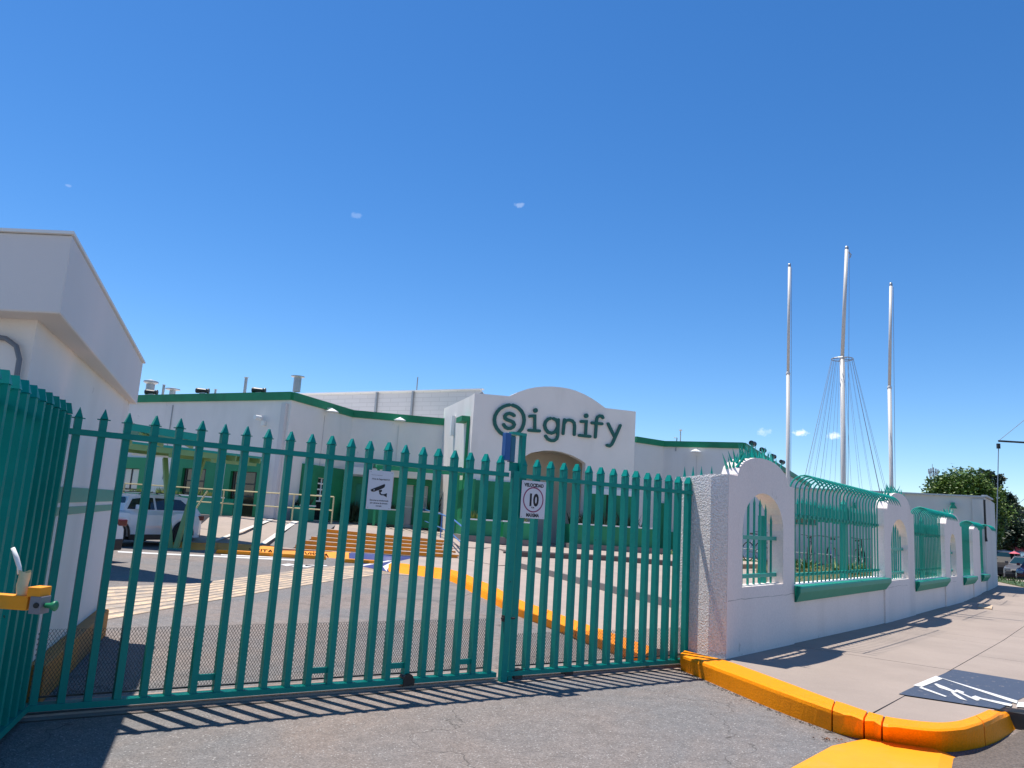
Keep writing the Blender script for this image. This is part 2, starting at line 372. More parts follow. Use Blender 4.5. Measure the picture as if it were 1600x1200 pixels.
# sidewalk: a root with one slab per pour
walk = structure(bpy.data.objects.new('sidewalk', None)); COL.objects.link(walk); walk.location = (FO[0], FO[1], 0); WM[walk.name] = Matrix.Translation(walk.location)
KERBN = 2.95
def slabpiece(s0, s1, n0, n1, split=None):
    m = MB(); cuts = [s0] + [c for c in (7, 17, 22.4) if s0 < c < s1] + [s1]
    for a, b in zip(cuts, cuts[1:]):
        jit = .002 * random.random()
        m.slab([wf(a + (.006 if a == s0 else 0), n0 + .005), wf(b - (.006 if b == s1 else 0), n0 + .005), wf(b - (.006 if b == s1 else 0), n1 - .005), wf(a + (.006 if a == s0 else 0), n1 - .005)][::-1], -.02,
               [zs(b) + jit, zs(b) + jit, zs(a) + jit, zs(a) + jit][::1] if False else [zs(a) + jit, zs(b) + jit, zs(b) + jit, zs(a) + jit][::-1])
    return m
inner = [2.1, 6.06, 10.1, 14.2, 18.3, 22.5, 27, 32]
for a, b in zip(inner, inner[1:]): slabpiece(a, b, -.15 if a < 22 else -.6, 1.89).build('slab', WALK, walk)
outer = [4.1, 8.0, 12.1, 16.0, 20.2, 24.5, 30]
for a, b in zip(outer, outer[1:]): slabpiece(a, b, 1.89, KERBN).build('slab', WALK, walk)
# corner slabs follow the curved kerb
kin = [(2.220, 9.371), (2.558, 8.847), (2.810, 7.864), (3.000, 7.127), (3.149, 6.721), (3.298, 6.595), (3.478, 6.540), (3.662, 6.546), (3.884, 6.658), (4.158, 6.889), (4.435, 7.156), (4.641, 7.373)]
JN = (3.253, 6.941)
inn = [wf(0, -.12), kin[0], kin[1], kin[2], kin[3], kin[4], wf(0, 1.882)]
MB().slab(inn, -.02, .17).slab([wf(2.094, -.12), wf(0, -.12), wf(0, 1.882), wf(2.094, 1.885)], -.02, [zs(2.094), .17, .17, zs(2.094)]).build('slab', WALK, walk)
outp = [(kin[4][0] + .012, kin[4][1] - .004)] + kin[5:] + [wf(.12, 2.8), wf(.5, KERBN), wf(.5, 1.896)]
MB().slab(outp, -.02, .165).slab([wf(.5, KERBN), wf(4.094, KERBN), wf(4.094, 1.896), wf(.5, 1.896)], -.02, [.165, zs(4.094), zs(4.094), .165]).build('slab', WALK, walk)
# dark bed that shows in the joints
bed = MB(); 
for a, b in [(0,7),(7,17),(17,22.4),(22.4,45)]:
    bed.slab([wf(a, KERBN-.01), wf(b, KERBN-.01), wf(b, -.14), wf(a, -.14)], -.025, [zs(a)-.03, zs(b)-.03, zs(b)-.03, zs(a)-.03])
structure(bed.build('sidewalk_bed', RUST))

def kerb(name, outer_top, inner_top, outer_base, ztop, z0, mat, cuts=(), parent=None, jag=0.0):
    """kerb swept along matching polylines; cut into stones at the given indices"""
    k = structure(bpy.data.objects.new(name, None)); COL.objects.link(k); k.location = (outer_base[0][0], outer_base[0][1], 0); WM[k.name] = Matrix.Translation(k.location)
    idx = [0] + list(cuts) + [len(outer_top) - 1]
    for a, b in zip(idx, idx[1:]):
        m = MB(); rows = []
        N_ = []
        for i in range(a, b + 1):
            N_.append(i)
        pts = []
        for j, i in enumerate(N_[:-1]):
            steps = max(1, int((Vector(outer_top[i+1]) - Vector(outer_top[i])).length / .05))
            for t in range(steps): pts.append(i + t / steps)
        pts.append(b)
        g0 = .008
        L_ = len(pts)
        for j, t in enumerate(pts):
            i = min(int(t), len(outer_top) - 2); f = t - i
            def lerp(A):
                g1 = Vector(A[i]); g2 = Vector(A[i+1]); g0_ = Vector(A[i-1]) if i else g1 * 2 - g2; g3 = Vector(A[i+2]) if i + 2 < len(A) else g2 * 2 - g1
                return .5 * ((2 * g1) + (g2 - g0_) * f + (2*g0_ - 5*g1 + 4*g2 - g3) * f*f + (3*g1 - g0_ - 3*g2 + g3) * f*f*f)
            ob, ot, it = lerp(outer_base), lerp(outer_top), lerp(inner_top)
            zt = (ztop[i] + (ztop[i+1] - ztop[i]) * f) if isinstance(ztop, (list, tuple)) else ztop
            d = (Vector(outer_top[i+1]) - Vector(outer_top[i])).normalized()
            if j == 0 and a > 0: ob = ob + d * g0; ot = ot + d * g0; it = it + d * g0
            if j == L_ - 1 and b < len(outer_top) - 1: ob = ob - d * g0; ot = ot - d * g0; it = it - d * g0
            amp = 3.2 if (jag > .015 and 5.0 < t < 7.6) else (.4 if jag > .015 else .5)
            jn = lambda q: amp * jag * noise.noise(Vector((q.x * 9, q.y * 9, q.x * 3 - q.y * 5)))
            e = (it - ot).normalized()
            up = zt - z0
            ob = ob + e * jn(ob) * .8; ot2 = ot + e * (jn(ot) + .0)
            rows.append([(ob.x, ob.y, z0), (ob.x + (ot2.x - ob.x) * .8, ob.y + (ot2.y - ob.y) * .8, z0 + up * .8 ), (ot2.x + e.x * .012, ot2.y + e.y * .012, zt - .012 + jn(ot) * .3),
                         (ot2.x + e.x * .04, ot2.y + e.y * .04, zt + jn(ot) * .15), (it.x, it.y, zt + .002), (it.x, it.y, z0)])
        nr = len(rows[0]); vs = [v for r in rows for v in r]; fs = []
        for j in range(len(rows) - 1):
            for q in range(nr):
                A = j * nr + q; B = j * nr + (q + 1) % nr
                fs.append((A, B, B + nr, A + nr))
        fs.append(tuple(range(nr))[::-1]); fs.append(tuple((len(rows)-1) * nr + q for q in range(nr)))
        m.add(vs, fs); m.build('kerb_stone', mat, k)
    return k

ot = [(2.088, 9.055), (2.250, 8.612), (2.448, 7.913), (2.642, 7.232), (2.821, 6.701), (2.851, 6.625), (2.971, 6.453), (3.060, 6.340), (3.132, 6.265), (3.349, 6.207), (3.513, 6.237), (3.729, 6.351), (4.012, 6.589), (4.338, 6.915), (4.788, 7.439), (5.398, 8.200)]
ob = [(2.118, 9.102), (2.258, 8.629), (2.452, 7.915), (2.651, 7.255), (2.846, 6.763), (2.880, 6.695), (3.019, 6.562), (3.124, 6.479), (3.211, 6.429), (3.425, 6.358), (3.586, 6.359), (3.792, 6.452), (4.030, 6.606), (4.317, 6.850), (4.679, 7.228), (5.005, 7.587)]
it = [(2.208, 9.320), (2.543, 8.795), (2.671, 8.314), (2.836, 7.632), (2.990, 7.036), (3.027, 6.954), (3.114, 6.692), (3.191, 6.567), (3.276, 6.508), (3.464, 6.457), (3.618, 6.475), (3.813, 6.581), (4.077, 6.808), (4.370, 7.098), (4.581, 7.333), (4.735, 7.519)]
kerb('corner_kerb', ot, it, ob, [.18,.18,.185,.19,.19,.19,.19,.19,.19,.19,.19,.19,.19,.185,.13,.03], -.01, YEL, cuts=(4, 6, 7, 12), jag=.016)
# gate-side stub blocks of the kerb
# painted concrete crossing hump at the road edge
hp = MB(); hump = [(1.943, 5.490), (2.653, 6.309), (2.996, 6.557), (3.448, 6.639), (3.546, 6.467), (3.553, 6.207), (3.235, 5.698)]
cx = sum(p[0] for p in hump) / 7; cy = sum(p[1] for p in hump) / 7
hp.add([(cx, cy, .035)] + [(cx + (x - cx) * .78, cy + (y - cy) * .78, .03) for x, y in hump] + [(x, y, .003) for x, y in hump],
       [(0, 1 + i, 1 + (i+1) % 7) for i in range(7)] + [(1 + i, 8 + i, 8 + (i+1) % 7, 1 + (i+1) % 7) for i in range(7)])
structure(hp.build('painted_ramp', YEL2))
# gravel crumbs and soil along the kerb foot
cr = MB()
for i in range(520):
    t = random.random() ** 1.3 * 4.6; k = int(t); f = t - k; a = Vector(ob[k]).lerp(Vector(ob[k+1]), f)
    d = (Vector(ob[k+1]) - Vector(ob[k])).normalized(); nrm = Vector((-d.y, d.x)); nrm = -nrm if nrm.x > 0 else nrm
    p = a + nrm * (.02 + abs(random.gauss(0, .035))); r = random.uniform(.003, .011)
    cr.add([(p.x + r*math.cos(q*2.1)*random.uniform(.6,1.3), p.y + r*math.sin(q*2.1), 0.0) for q in range(3)] + [(p.x, p.y, r * .9)], [(0,1,3),(1,2,3),(2,0,3)])
tag(cr.build('kerb_gravel', surf('loose_gravel', (.10,.085,.07), .9, .5, 60)), 'dark gravel crumbs lying along the foot of the yellow kerb', 'gravel', kind='stuff')
sc_ = MB()
for i in range(260):
    x = random.uniform(-2, 5); y = random.uniform(3.2, 8.6); r = random.uniform(.003, .008)
    sc_.add([(x + r*math.cos(q*2.1)*random.uniform(.6,1.3), y + r*math.sin(q*2.1), .001) for q in range(3)] + [(x, y, r * .8)], [(0,1,3),(1,2,3),(2,0,3)])
tag(sc_.build('driveway_grit', surf('pale_grit', (.30,.27,.24), .9, .5, 60)), 'scattered grit on the asphalt in front of the gate', 'gravel', kind='stuff')
# leaves caught in the kerb corner
lv = MB()
for i in range(14):
    p = Vector((2.717, 6.459)) + Vector((random.gauss(0,.05), random.gauss(0,.03))); a = random.random()*6
    lv.add([(p.x, p.y, .006), (p.x+.03*math.cos(a), p.y+.03*math.sin(a), .012), (p.x+.02*math.cos(a+1), p.y+.02*math.sin(a+1), .02)], [(0,1,2)])
tag(lv.build('leaf_litter', surf('dead_leaves', (.16,.07,.03), .9, .3, 50)), 'brown dead leaves gathered at the broken yellow kerb', 'leaves', kind='stuff')

# blue disabled pad with wheelchair symbol on the sidewalk
def zpad(x, y):
    q = FM.inverted() @ Vector((x, y, 0)); return zs(q.x) + .006
pad = [(5.369, 9.361), (3.870, 7.681), (4.046, 7.599), (4.567, 7.415), (4.728, 7.605), (5.781, 8.724), (6.163, 8.694)]
pd = MB(); pd.poly([(x, y, zpad(x, y) + .001) for x, y in pad[:2] + pad[2:]])
padr = MB(); 
P0, P1, P2, P3 = (5.425, 9.458, 0.135), (3.828, 7.597, 0.160), (4.534, 7.204, 0.170), (6.099, 8.801, 0.120)
def padpt(a, b):                                    # bilinear on the pad: a along joint, b towards the road
    p = Vector(P0).lerp(Vector(P1), a); q = Vector(P3).lerp(Vector(P2), a); return p.lerp(q, b)
def padpoly(mb, pts, dz):
    mb.poly([(p.x, p.y, zpad(p.x, p.y) + dz) for p in (padpt(a, b) for a, b in pts)])
pm = MB()
for i in range(6):
    for j in range(4): padpoly(pm, [(i/6, j/4), ((i+1)/6, j/4), ((i+1)/6, (j+1)/4), (i/6, (j+1)/4)], 0)
padroot = structure(pm.build('blue_painted_pad', BLUEP, fix=False))
lines = MB(); 
def ptG(u_, v_): return (u_, v_)
for quad in ([(4.226, 8.092), (4.865, 8.826), (4.844, 8.657), (4.283, 8.038)],
             [(4.856, 8.753), (4.996, 7.658), (4.886, 7.509), (4.850, 8.665)],
             [(4.285, 8.039), (4.298, 7.617), (4.260, 7.581), (4.224, 7.976)],
             [(4.947, 7.582), (5.105, 7.624), (4.915, 7.344), (4.774, 7.343)],
             [(4.537, 8.271), (4.585, 8.315), (4.582, 8.125), (4.558, 7.895), (4.510, 7.854), (4.494, 7.929), (4.478, 8.077)],
             [(4.552, 7.946), (4.634, 8.036), (4.641, 7.918), (4.558, 7.811)],
             [(4.549, 7.868), (4.586, 7.868), (4.551, 7.602), (4.554, 7.529), (4.510, 7.504), (4.530, 7.699)],
             [(4.570, 7.684), (4.656, 7.765), (4.657, 7.667), (4.542, 7.528), (4.537, 7.598)],
             [(4.651, 7.660), (4.786, 7.497), (4.812, 7.456), (4.729, 7.346), (4.698, 7.379), (4.605, 7.602)],
             [(4.485, 7.883), (4.506, 7.881), (4.457, 7.680), (4.401, 7.468), (4.372, 7.535), (4.410, 7.693)]):
    lines.poly([(x, y, zpad(x, y) + .004) for x, y in quad])
lines.build('painted_symbol', WHITEP, padroot, fix=False)

# road outside the sidewalk and the far street
rd = MB(); rd.slab([wf(-8, KERBN + .1), wf(26, KERBN + .1), wf(26, 14), wf(-8, 14)][::-1], -.05, .004)
structure(rd.build('road', surf('street_asphalt', (.145,.122,.105), .9, .2, 5, .6, 60, .006, fine=.25, fscale=90)))
kk = MB()
for a in range(1, 26): kk.slab([wf(-.3 + a + .004, KERBN + .16), wf(.7 + a - .004, KERBN + .16), wf(.7 + a - .004, KERBN + .005), wf(-.3 + a + .004, KERBN + .005)], -.02, [zs(a - .3), zs(a + .7), zs(a + .7), zs(a - .3)])
structure(kk.build('street_kerb', WALK))
m = MB(); m.slab([(4.561, 7.302), wf(.12, 2.795), wf(.5, KERBN - .005), wf(.69, KERBN + .004), wf(.69, KERBN + .75), wf(-.1, KERBN + .62), (4.871, 7.421)], -.02, [.163, .163, .163, .158, .006, .006, .006])
structure(m.build('kerb_ramp', WALK))
rg = MB(); rg.slab([(3.516, 6.169), (4.035, 6.572), (4.626, 7.114), (5.488, 7.941), (5.718, 7.282), (3.100, 4.490), (2.916, 5.216)], -.02, [.007]*7)
structure(rg.build('broken_road_edge', surf('rough_brown_asphalt', (.13,.105,.088), .95, .3, 9, 1.0, 45, .02, fine=.35, fscale=70, chip=((.32,.29,.26), 30, .66))))
# yellow painted block lying across the sidewalk at a drain
yb = MB(); yb.slab([(12.805, 21.004), (12.906, 20.622), (12.229, 19.570), (12.073, 19.888)], .04, .085)
structure(yb.build('painted_drain_cover', CREAM))
# concrete under the gate track
GA = math.atan2(9.27 - 5.82, 2.07 + 3.07); GO = (-3.07, 5.82)
GM = Matrix.Translation((GO[0], GO[1], 0)) @ Matrix.Rotation(GA, 4, 'Z')
m = MB(GM); m.slab([(-2.6,-.13),(6.42,-.13),(6.42,.46),(-2.6,.46)], -.02, .004); structure(m.build('track_strip', TRACKC))
m = MB(GM); m.box(-2.6, 6.42, -.030, -.006, .004, .02); m.box(-2.6, 6.42, .06, .075, .004, .016); structure(m.build('gate_track', surf('worn_steel_track', (.30,.27,.25), .5, .3, 20, metal=.5)))
m = MB(GM); m.box(-2.6, 6.42, -.14, -.125, -.01, .006); structure(m.build('track_edge_joint', RUST))

# ---- inside the compound
# driveway kerb and the pale pavements behind it
kt_o = [(-2.920, 20.623), (-2.593, 20.432), (-2.022, 19.762), (-1.548, 19.297), (-1.240, 18.934), (-0.903, 17.869), (-0.526, 16.363), (-0.238, 15.326), (0.236, 13.223), (0.701, 11.902), (1.075, 10.764), (1.396, 9.931), (1.661, 9.176), (1.704, 9.090)]
kt_b = [(-2.836, 20.137), (-2.494, 19.777), (-1.970, 19.387), (-1.538, 18.956), (-1.238, 18.636), (-0.911, 17.693), (-0.531, 16.082), (-0.234, 15.061), (0.224, 13.266), (0.697, 12.047), (1.079, 10.921), (1.400, 10.040), (1.686, 9.376), (1.732, 9.294)]
kt_i = [(-2.941, 21.343), (-2.664, 21.350), (-2.133, 20.938), (-1.561, 20.600), (-1.231, 20.185), (-0.854, 19.196), (-0.461, 17.626), (-0.158, 16.569), (0.339, 14.233), (0.830, 12.793), (1.222, 11.550), (1.560, 10.650), (1.839, 9.832), (1.920, 9.677)]
kerb('driveway_kerb', kt_o, kt_i, kt_b, .14, -.01, YEL, cuts=(4, 6, 8, 9, 10, 11, 12), jag=.012)
pav = MB(); base = kt_i + [wf(.0, -.05), wf(6.2, -.3)] + [(3.431, 13.840), (2.750, 15.380), (1.781, 18.346), (0.342, 23.041)]
low = kt_i + [wf(.02, -.12), wf(22.4, -.12), (16, 27.5), (6, 29), (0.3, 28.5), (-2.0, 28.5), (-1.3, 25.4), (-2.6, 24.9)]
pav.slab(low, -.01, .136); structure(pav.build('lower_pavement', CONC))
up1 = [(0.345, 23.332), (1.815, 18.715), (2.772, 15.508), (3.431, 13.840), wf(7.0, -.45), wf(25, -.45), (16, 27.3), (6, 29), (0.3, 28.5), (.1, 25)]
m = MB(); m.slab(up1, .10, .275); structure(m.build('upper_pavement', CONC))
m = MB(); gr = [(0.344, 23.185), (1.798, 18.529), (2.750, 15.380), (3.418, 13.789), wf(7.0, -.44)]
for a, b in zip(gr, gr[1:]): m.beam((a[0], a[1], .20), (b[0], b[1], .20), .03, .155)
structure(m.build('pavement_riser', GREYC))
# terrace in front of the entrance
ter = [(0.154, 26.187), (3.765, 27.618), (6.052, 26.760), (7.521, 26.546), (11.5, 31), (9, 42), (-2, 38), (-1.6, 30.2)]
m = MB(); m.slab(ter, .2, [.46,.44,.43,.43,.43,.43,.5,.52]); structure(m.build('terrace', CONC))
m = MB(); tr = [(0.069, 25.879), (3.704, 27.166), (5.957, 26.336), (7.403, 26.129)]
for a, b in zip(tr, tr[1:]): m.beam((a[0], a[1], .34), (b[0], b[1], .34), .03, .165)
structure(m.build('terrace_riser', surf('brown_riser', (.13,.10,.085), .9, .1, 3)))
# landing that slopes down from the left wing to the entrance
ld = [(-7.62, 29.15, .88), (-5.9, 27.6, .87), (-5.85, 27.2, .74), (-2.06, 27.95, .60), (-1.3, 26.2, .46), (-.6, 26.5, .47), (.4, 29, .50), (1.5, 33.6, .5), (-2.6, 38, .72), (-7.6, 36.4, .86), (-9.4, 31, .88), (-20, 36.6, .88), (-20, 33.2, .88), (-10.92, 30.36, .88)]
m = MB(); m.slab([(p[0], p[1]) for p in ld], .0, [p[2] for p in ld])
structure(m.build('landing', CONC))
# ramp between steps and entrance
m = MB(); m.slab([(-2.06,27.95),(-2.0,26.4),(-1.35,25.35),(-.1,22.9),(.2,23.2),(.3,27),(-.6,28.5)][::-1], .0, [.60,.40,.16,.15,.16,.44,.50][::-1]); structure(m.build('entrance_ramp', CONC))

# orange steps
stp = root('entrance_steps', (-5, 25, 0), 0, 'wide flight of orange painted concrete steps rising to the building landing', 'steps')
lf = Vector((-6.55, 24.95, .14)); lt_ = Vector((-5.9, 27.15, .75)); rf = Vector((-1.35, 25.45, .15)); rt = Vector((-2.06, 27.95, .60))
for k in range(1, 6):
    t0 = (k - 1) / 5 + .02; t1 = k / 5 + .06
    zl0 = .14 + (.75 - .14) * (k / 5); zr0 = .15 + (.60 - .15) * (k / 5)
    a = lf.lerp(lt_, t0); b = rf.lerp(rt, t0); c = rf.lerp(rt, t1); d = lf.lerp(lt_, t1)
    m = MB(); m.slab([(a.x, a.y), (b.x, b.y), (c.x, c.y), (d.x, d.y)], 0.0, [zl0, zr0, zr0 + .002, zl0 + .002]); m.build('tread', CONC, stp)
    r = MB(); r.slab([(a.x, a.y - .02), (b.x, b.y - .02), (b.x, b.y - .001), (a.x, a.y - .001)], 0.0 + .02 * k, [zl0 - .004, zr0 - .004, zr0 - .004, zl0 - .004]); r.build('riser', ORANGE, stp)
m = MB(); m.slab([(-7.65,26.0),(-6.62,24.95),(-5.95,27.15),(-5.9,27.65),(-7.62,29.15)], 0, [.13,.14,.75,.88,.88]); m.build('side_wall', GREYC, stp)
m = MB(); m.slab([(-7.0,24.55),(-1.35,25.45),(-1.3,25.7),(-7.0,25.2)], 0, .138); m.build('lower_platform', CONC, stp)

# sloped concrete bank with stripes left of the steps
bk = root('concrete_bank', (-9, 27, 0), 0, 'pale striped concrete bank sloping from the orange kerb up to the railing', 'bank')
b0, b1, b2, b3 = (-7.815, 26.027, 0.140), (-7.596, 29.157, 0.880), (-11.122, 29.827, 0.880), (-10.215, 25.211, 0.140)
m = MB(); m.add([b0, b1, b2, b3, (b0[0], b0[1], 0), (b1[0], b1[1], 0), (b2[0], b2[1], 0), (b3[0], b3[1], 0)], [(0,1,2,3),(0,4,5,1),(1,5,6,2),(2,6,7,3),(3,7,4,0),(4,7,6,5)]); m.build('slope', CONC, bk)
def bpt(s, t):
    a = Vector(b0).lerp(Vector(b3), s); b = Vector(b1).lerp(Vector(b2), s); return a.lerp(b, t)
for s0, s1, w in ((.0, .0, .07), (.62, .28, .06), (.42, .42, 0)):
    if w:
        m = MB(); q = [bpt(s0, 0), bpt(s0 + w, 0), bpt(s1 + w, 1), bpt(s1, 1)]
        m.poly([(p.x, p.y - .01, p.z + .012) for p in q]); m.build('stripe', LIGHTP, bk, fix=False)
# grey wedge wall of the bank on its right
m = MB(); m.add([(b0[0]+.01, b0[1], .0), (b0[0]+.01, b0[1], .14), (b1[0]+.01, b1[1], .88), (b1[0]+.01, b1[1], 0), (b0[0]+.9, b0[1]-.3, 0), (b0[0]+.9, b0[1]-.3, .14), (-6.6, 28.3, .86), (-6.6, 28.3, 0)], [(0,1,2,3),(4,5,6,7)])

# VISITA kerb with lettering
vk_o = [(-10.620, 24.731), (-9.511, 24.475), (-9.152, 25.396), (-7.167, 24.981), (-5.934, 24.933), (-4.754, 24.614)]
vk_b = [(-10.176, 23.759), (-9.016, 23.271), (-8.633, 24.030), (-6.814, 23.828), (-5.641, 23.788), (-4.523, 23.522)]
vk_i = [(x + .02, y + .35) for x, y in vk_o]
vk = kerb('visitor_kerb', vk_o, vk_i, vk_b, .13, -.01, ORANGE, cuts=(2, 3, 4))
bl_o = [(-4.738, 24.635), (-4.066, 24.696), (-3.338, 24.258), (-2.476, 24.916)]
bl_b = [(-4.535, 23.677), (-3.937, 24.010), (-3.297, 24.044), (-2.423, 24.487)]
kerb('blue_kerb', bl_o, [(x + .02, y + .3) for x, y in bl_o], bl_b, .13, -.01, NAVY)

FONT = None
def text_mesh(s, size, ext, mat, name='lettering', align='CENTER', bold=0.0, sx=1.0):
    cu = bpy.data.curves.new(name, 'FONT'); cu.body = s; cu.size = size; cu.extrude = ext; cu.align_x = align; cu.offset = bold; cu.resolution_u = 3
    to = bpy.data.objects.new(name, cu); COL.objects.link(to)
    dg = bpy.context.evaluated_depsgraph_get(); me = bpy.data.meshes.new_from_object(to.evaluated_get(dg))
    COL.objects.unlink(to); bpy.data.objects.remove(to); bpy.data.curves.remove(cu)
    me.materials.clear(); me.materials.append(mat)
    for v in me.vertices: v.co.x *= sx
    me.name = name
    return me
def put_text(me, name, parent, M):
    """M world matrix whose x,y axes span the text"""
    o = bpy.data.objects.new(name, me); COL.objects.link(o); o.parent = parent
    PM = WM[parent.name] if parent else Matrix.Identity(4)
    o.matrix_basis = PM.inverted() @ M; return o
def upright(p, ang, off=0.0):
    """text facing -y of a plane turned by ang"""
    return Matrix.Translation(p) @ Matrix.Rotation(ang, 4, 'Z') @ Matrix.Rotation(PI/2, 4, 'X')
vt = text_mesh('VISITA', .15, .004, INK, bold=.004, sx=1.75)
for (u0, v0) in ((-7.291, 23.986), (-5.565, 23.870)):
    a = math.atan2(vk_o[4][1] - vk_o[3][1], vk_o[4][0] - vk_o[3][0])
    M_ = Matrix.Translation((u0, v0 - .035, .012)) @ Matrix.Rotation(a, 4, 'Z') @ Matrix.Rotation(R_(86), 4, 'X')
    put_text(vt, 'lettering', vk, M_)

# floor paint: crosswalk, bay lines, blue bay
cw = structure(bpy.data.objects.new('crosswalk', None)); COL.objects.link(cw); cw.location = (-4, 15, 0); WM[cw.name] = Matrix.Translation(cw.location)
NA = [(-4.884, 9.791), (-4.524, 11.825), (-4.085, 14.149), (-3.511, 16.737), (-2.820, 19.289), (-2.013, 19.351)]
FAo = [(-6.633, 13.127), (-5.628, 14.579), (-5.063, 17.387), (-4.591, 20.162), (-3.841, 21.405), (-2.835, 19.915)]
nst = 8
for k in range(nst):
    m = MB(); t0 = (k + .08) / nst; t1 = (k + .72) / nst
    A = [Vector(a).lerp(Vector(b), t0) for a, b in zip(NA, FAo)]; B = [Vector(a).lerp(Vector(b), t1) for a, b in zip(NA, FAo)]
    for i in range(len(A) - 1):
        m.poly([(A[i].x, A[i].y, .008), (A[i+1].x, A[i+1].y, .008), (B[i+1].x, B[i+1].y, .008), (B[i].x, B[i].y, .008)])
    m.build('painted_stripe', CREAM, cw, fix=False)
m = MB()
for i in range(len(NA) - 1): m.poly([(*NA[i], .004), (*NA[i+1], .004), (*FAo[i+1], .004), (*FAo[i], .004)])
m.build('pale_band', surf('pale_worn_concrete', (.34,.27,.21), .9, .14, 3, col2=(.22,.19,.17), thresh=(.45,.65)), cw, fix=False)
m = MB()
for P_ in ([(-10.213, 21.065, 0.006), (-10.000, 20.635, 0.006), (-5.488, 21.717, 0.006), (-5.612, 22.193, 0.006)], [(-7.909, 22.307, 0.006), (-7.777, 21.944, 0.006), (-6.194, 22.333, 0.006), (-6.301, 22.710, 0.006)]): m.poly(P_)
structure(m.build('bay_line', WHITEP, fix=False))
m = MB(); 
for P_ in ([(-5.586, 20.089, 0.006), (-5.321, 19.726, 0.006), (-5.250, 20.299, 0.006), (-5.492, 20.578, 0.006)], [(-5.207, 19.716, 0.006), (-4.812, 19.737, 0.006), (-4.777, 20.386, 0.006), (-5.173, 20.507, 0.006)], [(-4.963, 20.078, 0.006), (-4.483, 20.549, 0.006), (-4.582, 20.838, 0.006), (-5.040, 20.510, 0.006)]): m.poly(P_)
structure(m.build('faded_bay_symbol', WHITEP, fix=False))
m = MB(); m.poly([(-3.812, 21.244, 0.012), (-2.829, 19.974, 0.012), (-2.845, 24.665, 0.012), (-3.631, 26.370, 0.012), (-4.628, 24.043, 0.012)]); structure(m.build('blue_bay', NAVY, fix=False))
m = MB(); m.poly([(-3.199, 21.518, 0.016), (-2.850, 19.898, 0.016), (-2.976, 20.960, 0.016), (-3.127, 24.980, 0.016), (-3.293, 25.152, 0.016)]); m.poly([(-3.800, 21.460, 0.016), (-3.695, 21.165, 0.016), (-3.096, 25.378, 0.016), (-3.210, 25.619, 0.016)]); structure(m.build('blue_bay_marking', WHITEP, fix=False))
m = MB(); m.poly([(-4.356, 20.579, 0.012), (-4.266, 20.167, 0.012), (-3.767, 20.645, 0.012), (-3.892, 21.034, 0.012)]); structure(m.build('yellow_bay_line', CREAM, fix=False))
m = MB(); m.slab([(1.475, 9.887), (1.590, 9.383), (1.879, 9.441), (1.863, 9.850)], 0, .012); structure(m.build('yellow_floor_patch', YEL2))
m = MB(); m.poly([(-2.382, 16.017, 0.004), (-2.075, 18.301, 0.004), (-1.123, 18.497, 0.004), (-0.488, 16.331, 0.004), (-0.899, 14.311, 0.004), (-1.822, 14.297, 0.004)]); structure(m.build('asphalt_patch', surf('pale_patch', (.21,.185,.165), .9, .2, 4, col2=(.15,.14,.13), thresh=(.4,.6)), fix=False))

# wheel stops
def stop(p, a, L_, label, grp='yellow wheel stops in the visitor bays'):
    r = root('wheel_stop', (p[0], p[1], 0), a, label, 'wheel stop', grp)
    m = MB(WM[r.name]); m.prism([(-L_/2, 0), (-L_/2 + .04, .11), (L_/2 - .04, .11), (L_/2, 0)], -.08, .06); m.build('block', YEL2, r, bevel=.015)
    for sx in (-1, 1):
        m = MB(WM[r.name]); m.lathe([(0, .125), (.015, .125), (.018, .108)], (sx * (L_/2 - .25), -.01, 0), 8); m.build('bolt', STEEL, r)
    return r
a = .12
stop((-5.855, 22.839), a, 1.6, 'bright yellow wheel stop under the VISITA lettering nearer the steps')
stop((-7.381, 22.737), a, 1.6, 'dull yellow wheel stop beside the white car under the canopy')
stop((-3.872, 22.350), a, 1.1, 'short yellow wheel stop lying on the blue painted bay')

# grass inside and outside
def grass_patch(name, poly, z, mat, label, dens=60, hgt=.06):
    m = MB(); zz = z if isinstance(z, list) else [z] * len(poly)
    m.slab(poly, min(zz) - .2, zz)
    xs = [p[0] for p in poly]; ys = [p[1] for p in poly]
    def inside(x, y):
        c = False
        for i in range(len(poly)):
            (x1, y1), (x2, y2) = poly[i], poly[i-1]
            if (y1 > y) != (y2 > y) and x < (x2 - x1) * (y - y1) / (y2 - y1) + x1: c = not c
        return c
    # height by plane fit through first three corners
    p0, p1, p2 = [Vector((*poly[i], zz[i])) for i in (0, 1, 2)]
    nn = (p1 - p0).cross(p2 - p0)
    area = (max(xs) - min(xs)) * (max(ys) - min(ys))
    for _ in range(int(min(area * dens, 14000))):
        x = random.uniform(min(xs), max(xs)); y = random.uniform(min(ys), max(ys))
        if not inside(x, y): continue
        ww = [1 / ((x-q[0])**2 + (y-q[1])**2 + .01) ** 1.5 for q in poly]; zb = sum(a_*b_ for a_, b_ in zip(ww, zz)) / sum(ww) - .02
        a = random.random() * PI; w = random.uniform(.012, .03); h = hgt * random.uniform(.5, 1.5); dx = random.gauss(0, .03)
        m.add([(x - w*math.cos(a), y - w*math.sin(a), zb), (x + w*math.cos(a), y + w*math.sin(a), zb), (x + dx, y + dx, zb + h)], [(0,1,2)])
    return tag(m.build(name, mat, fix=False), label, 'grass', kind='stuff')
grass_patch('courtyard_lawn', [wf(9.0, -.5), wf(24, -.5), (15.6, 26.2), (9.3, 28.2), (8.2, 25.2), (6.6, 20)], [.33, .33, .56, .56, .42, .34], GRASS, 'dry lawn behind the fence in front of the bicycle wall', 50, .07)
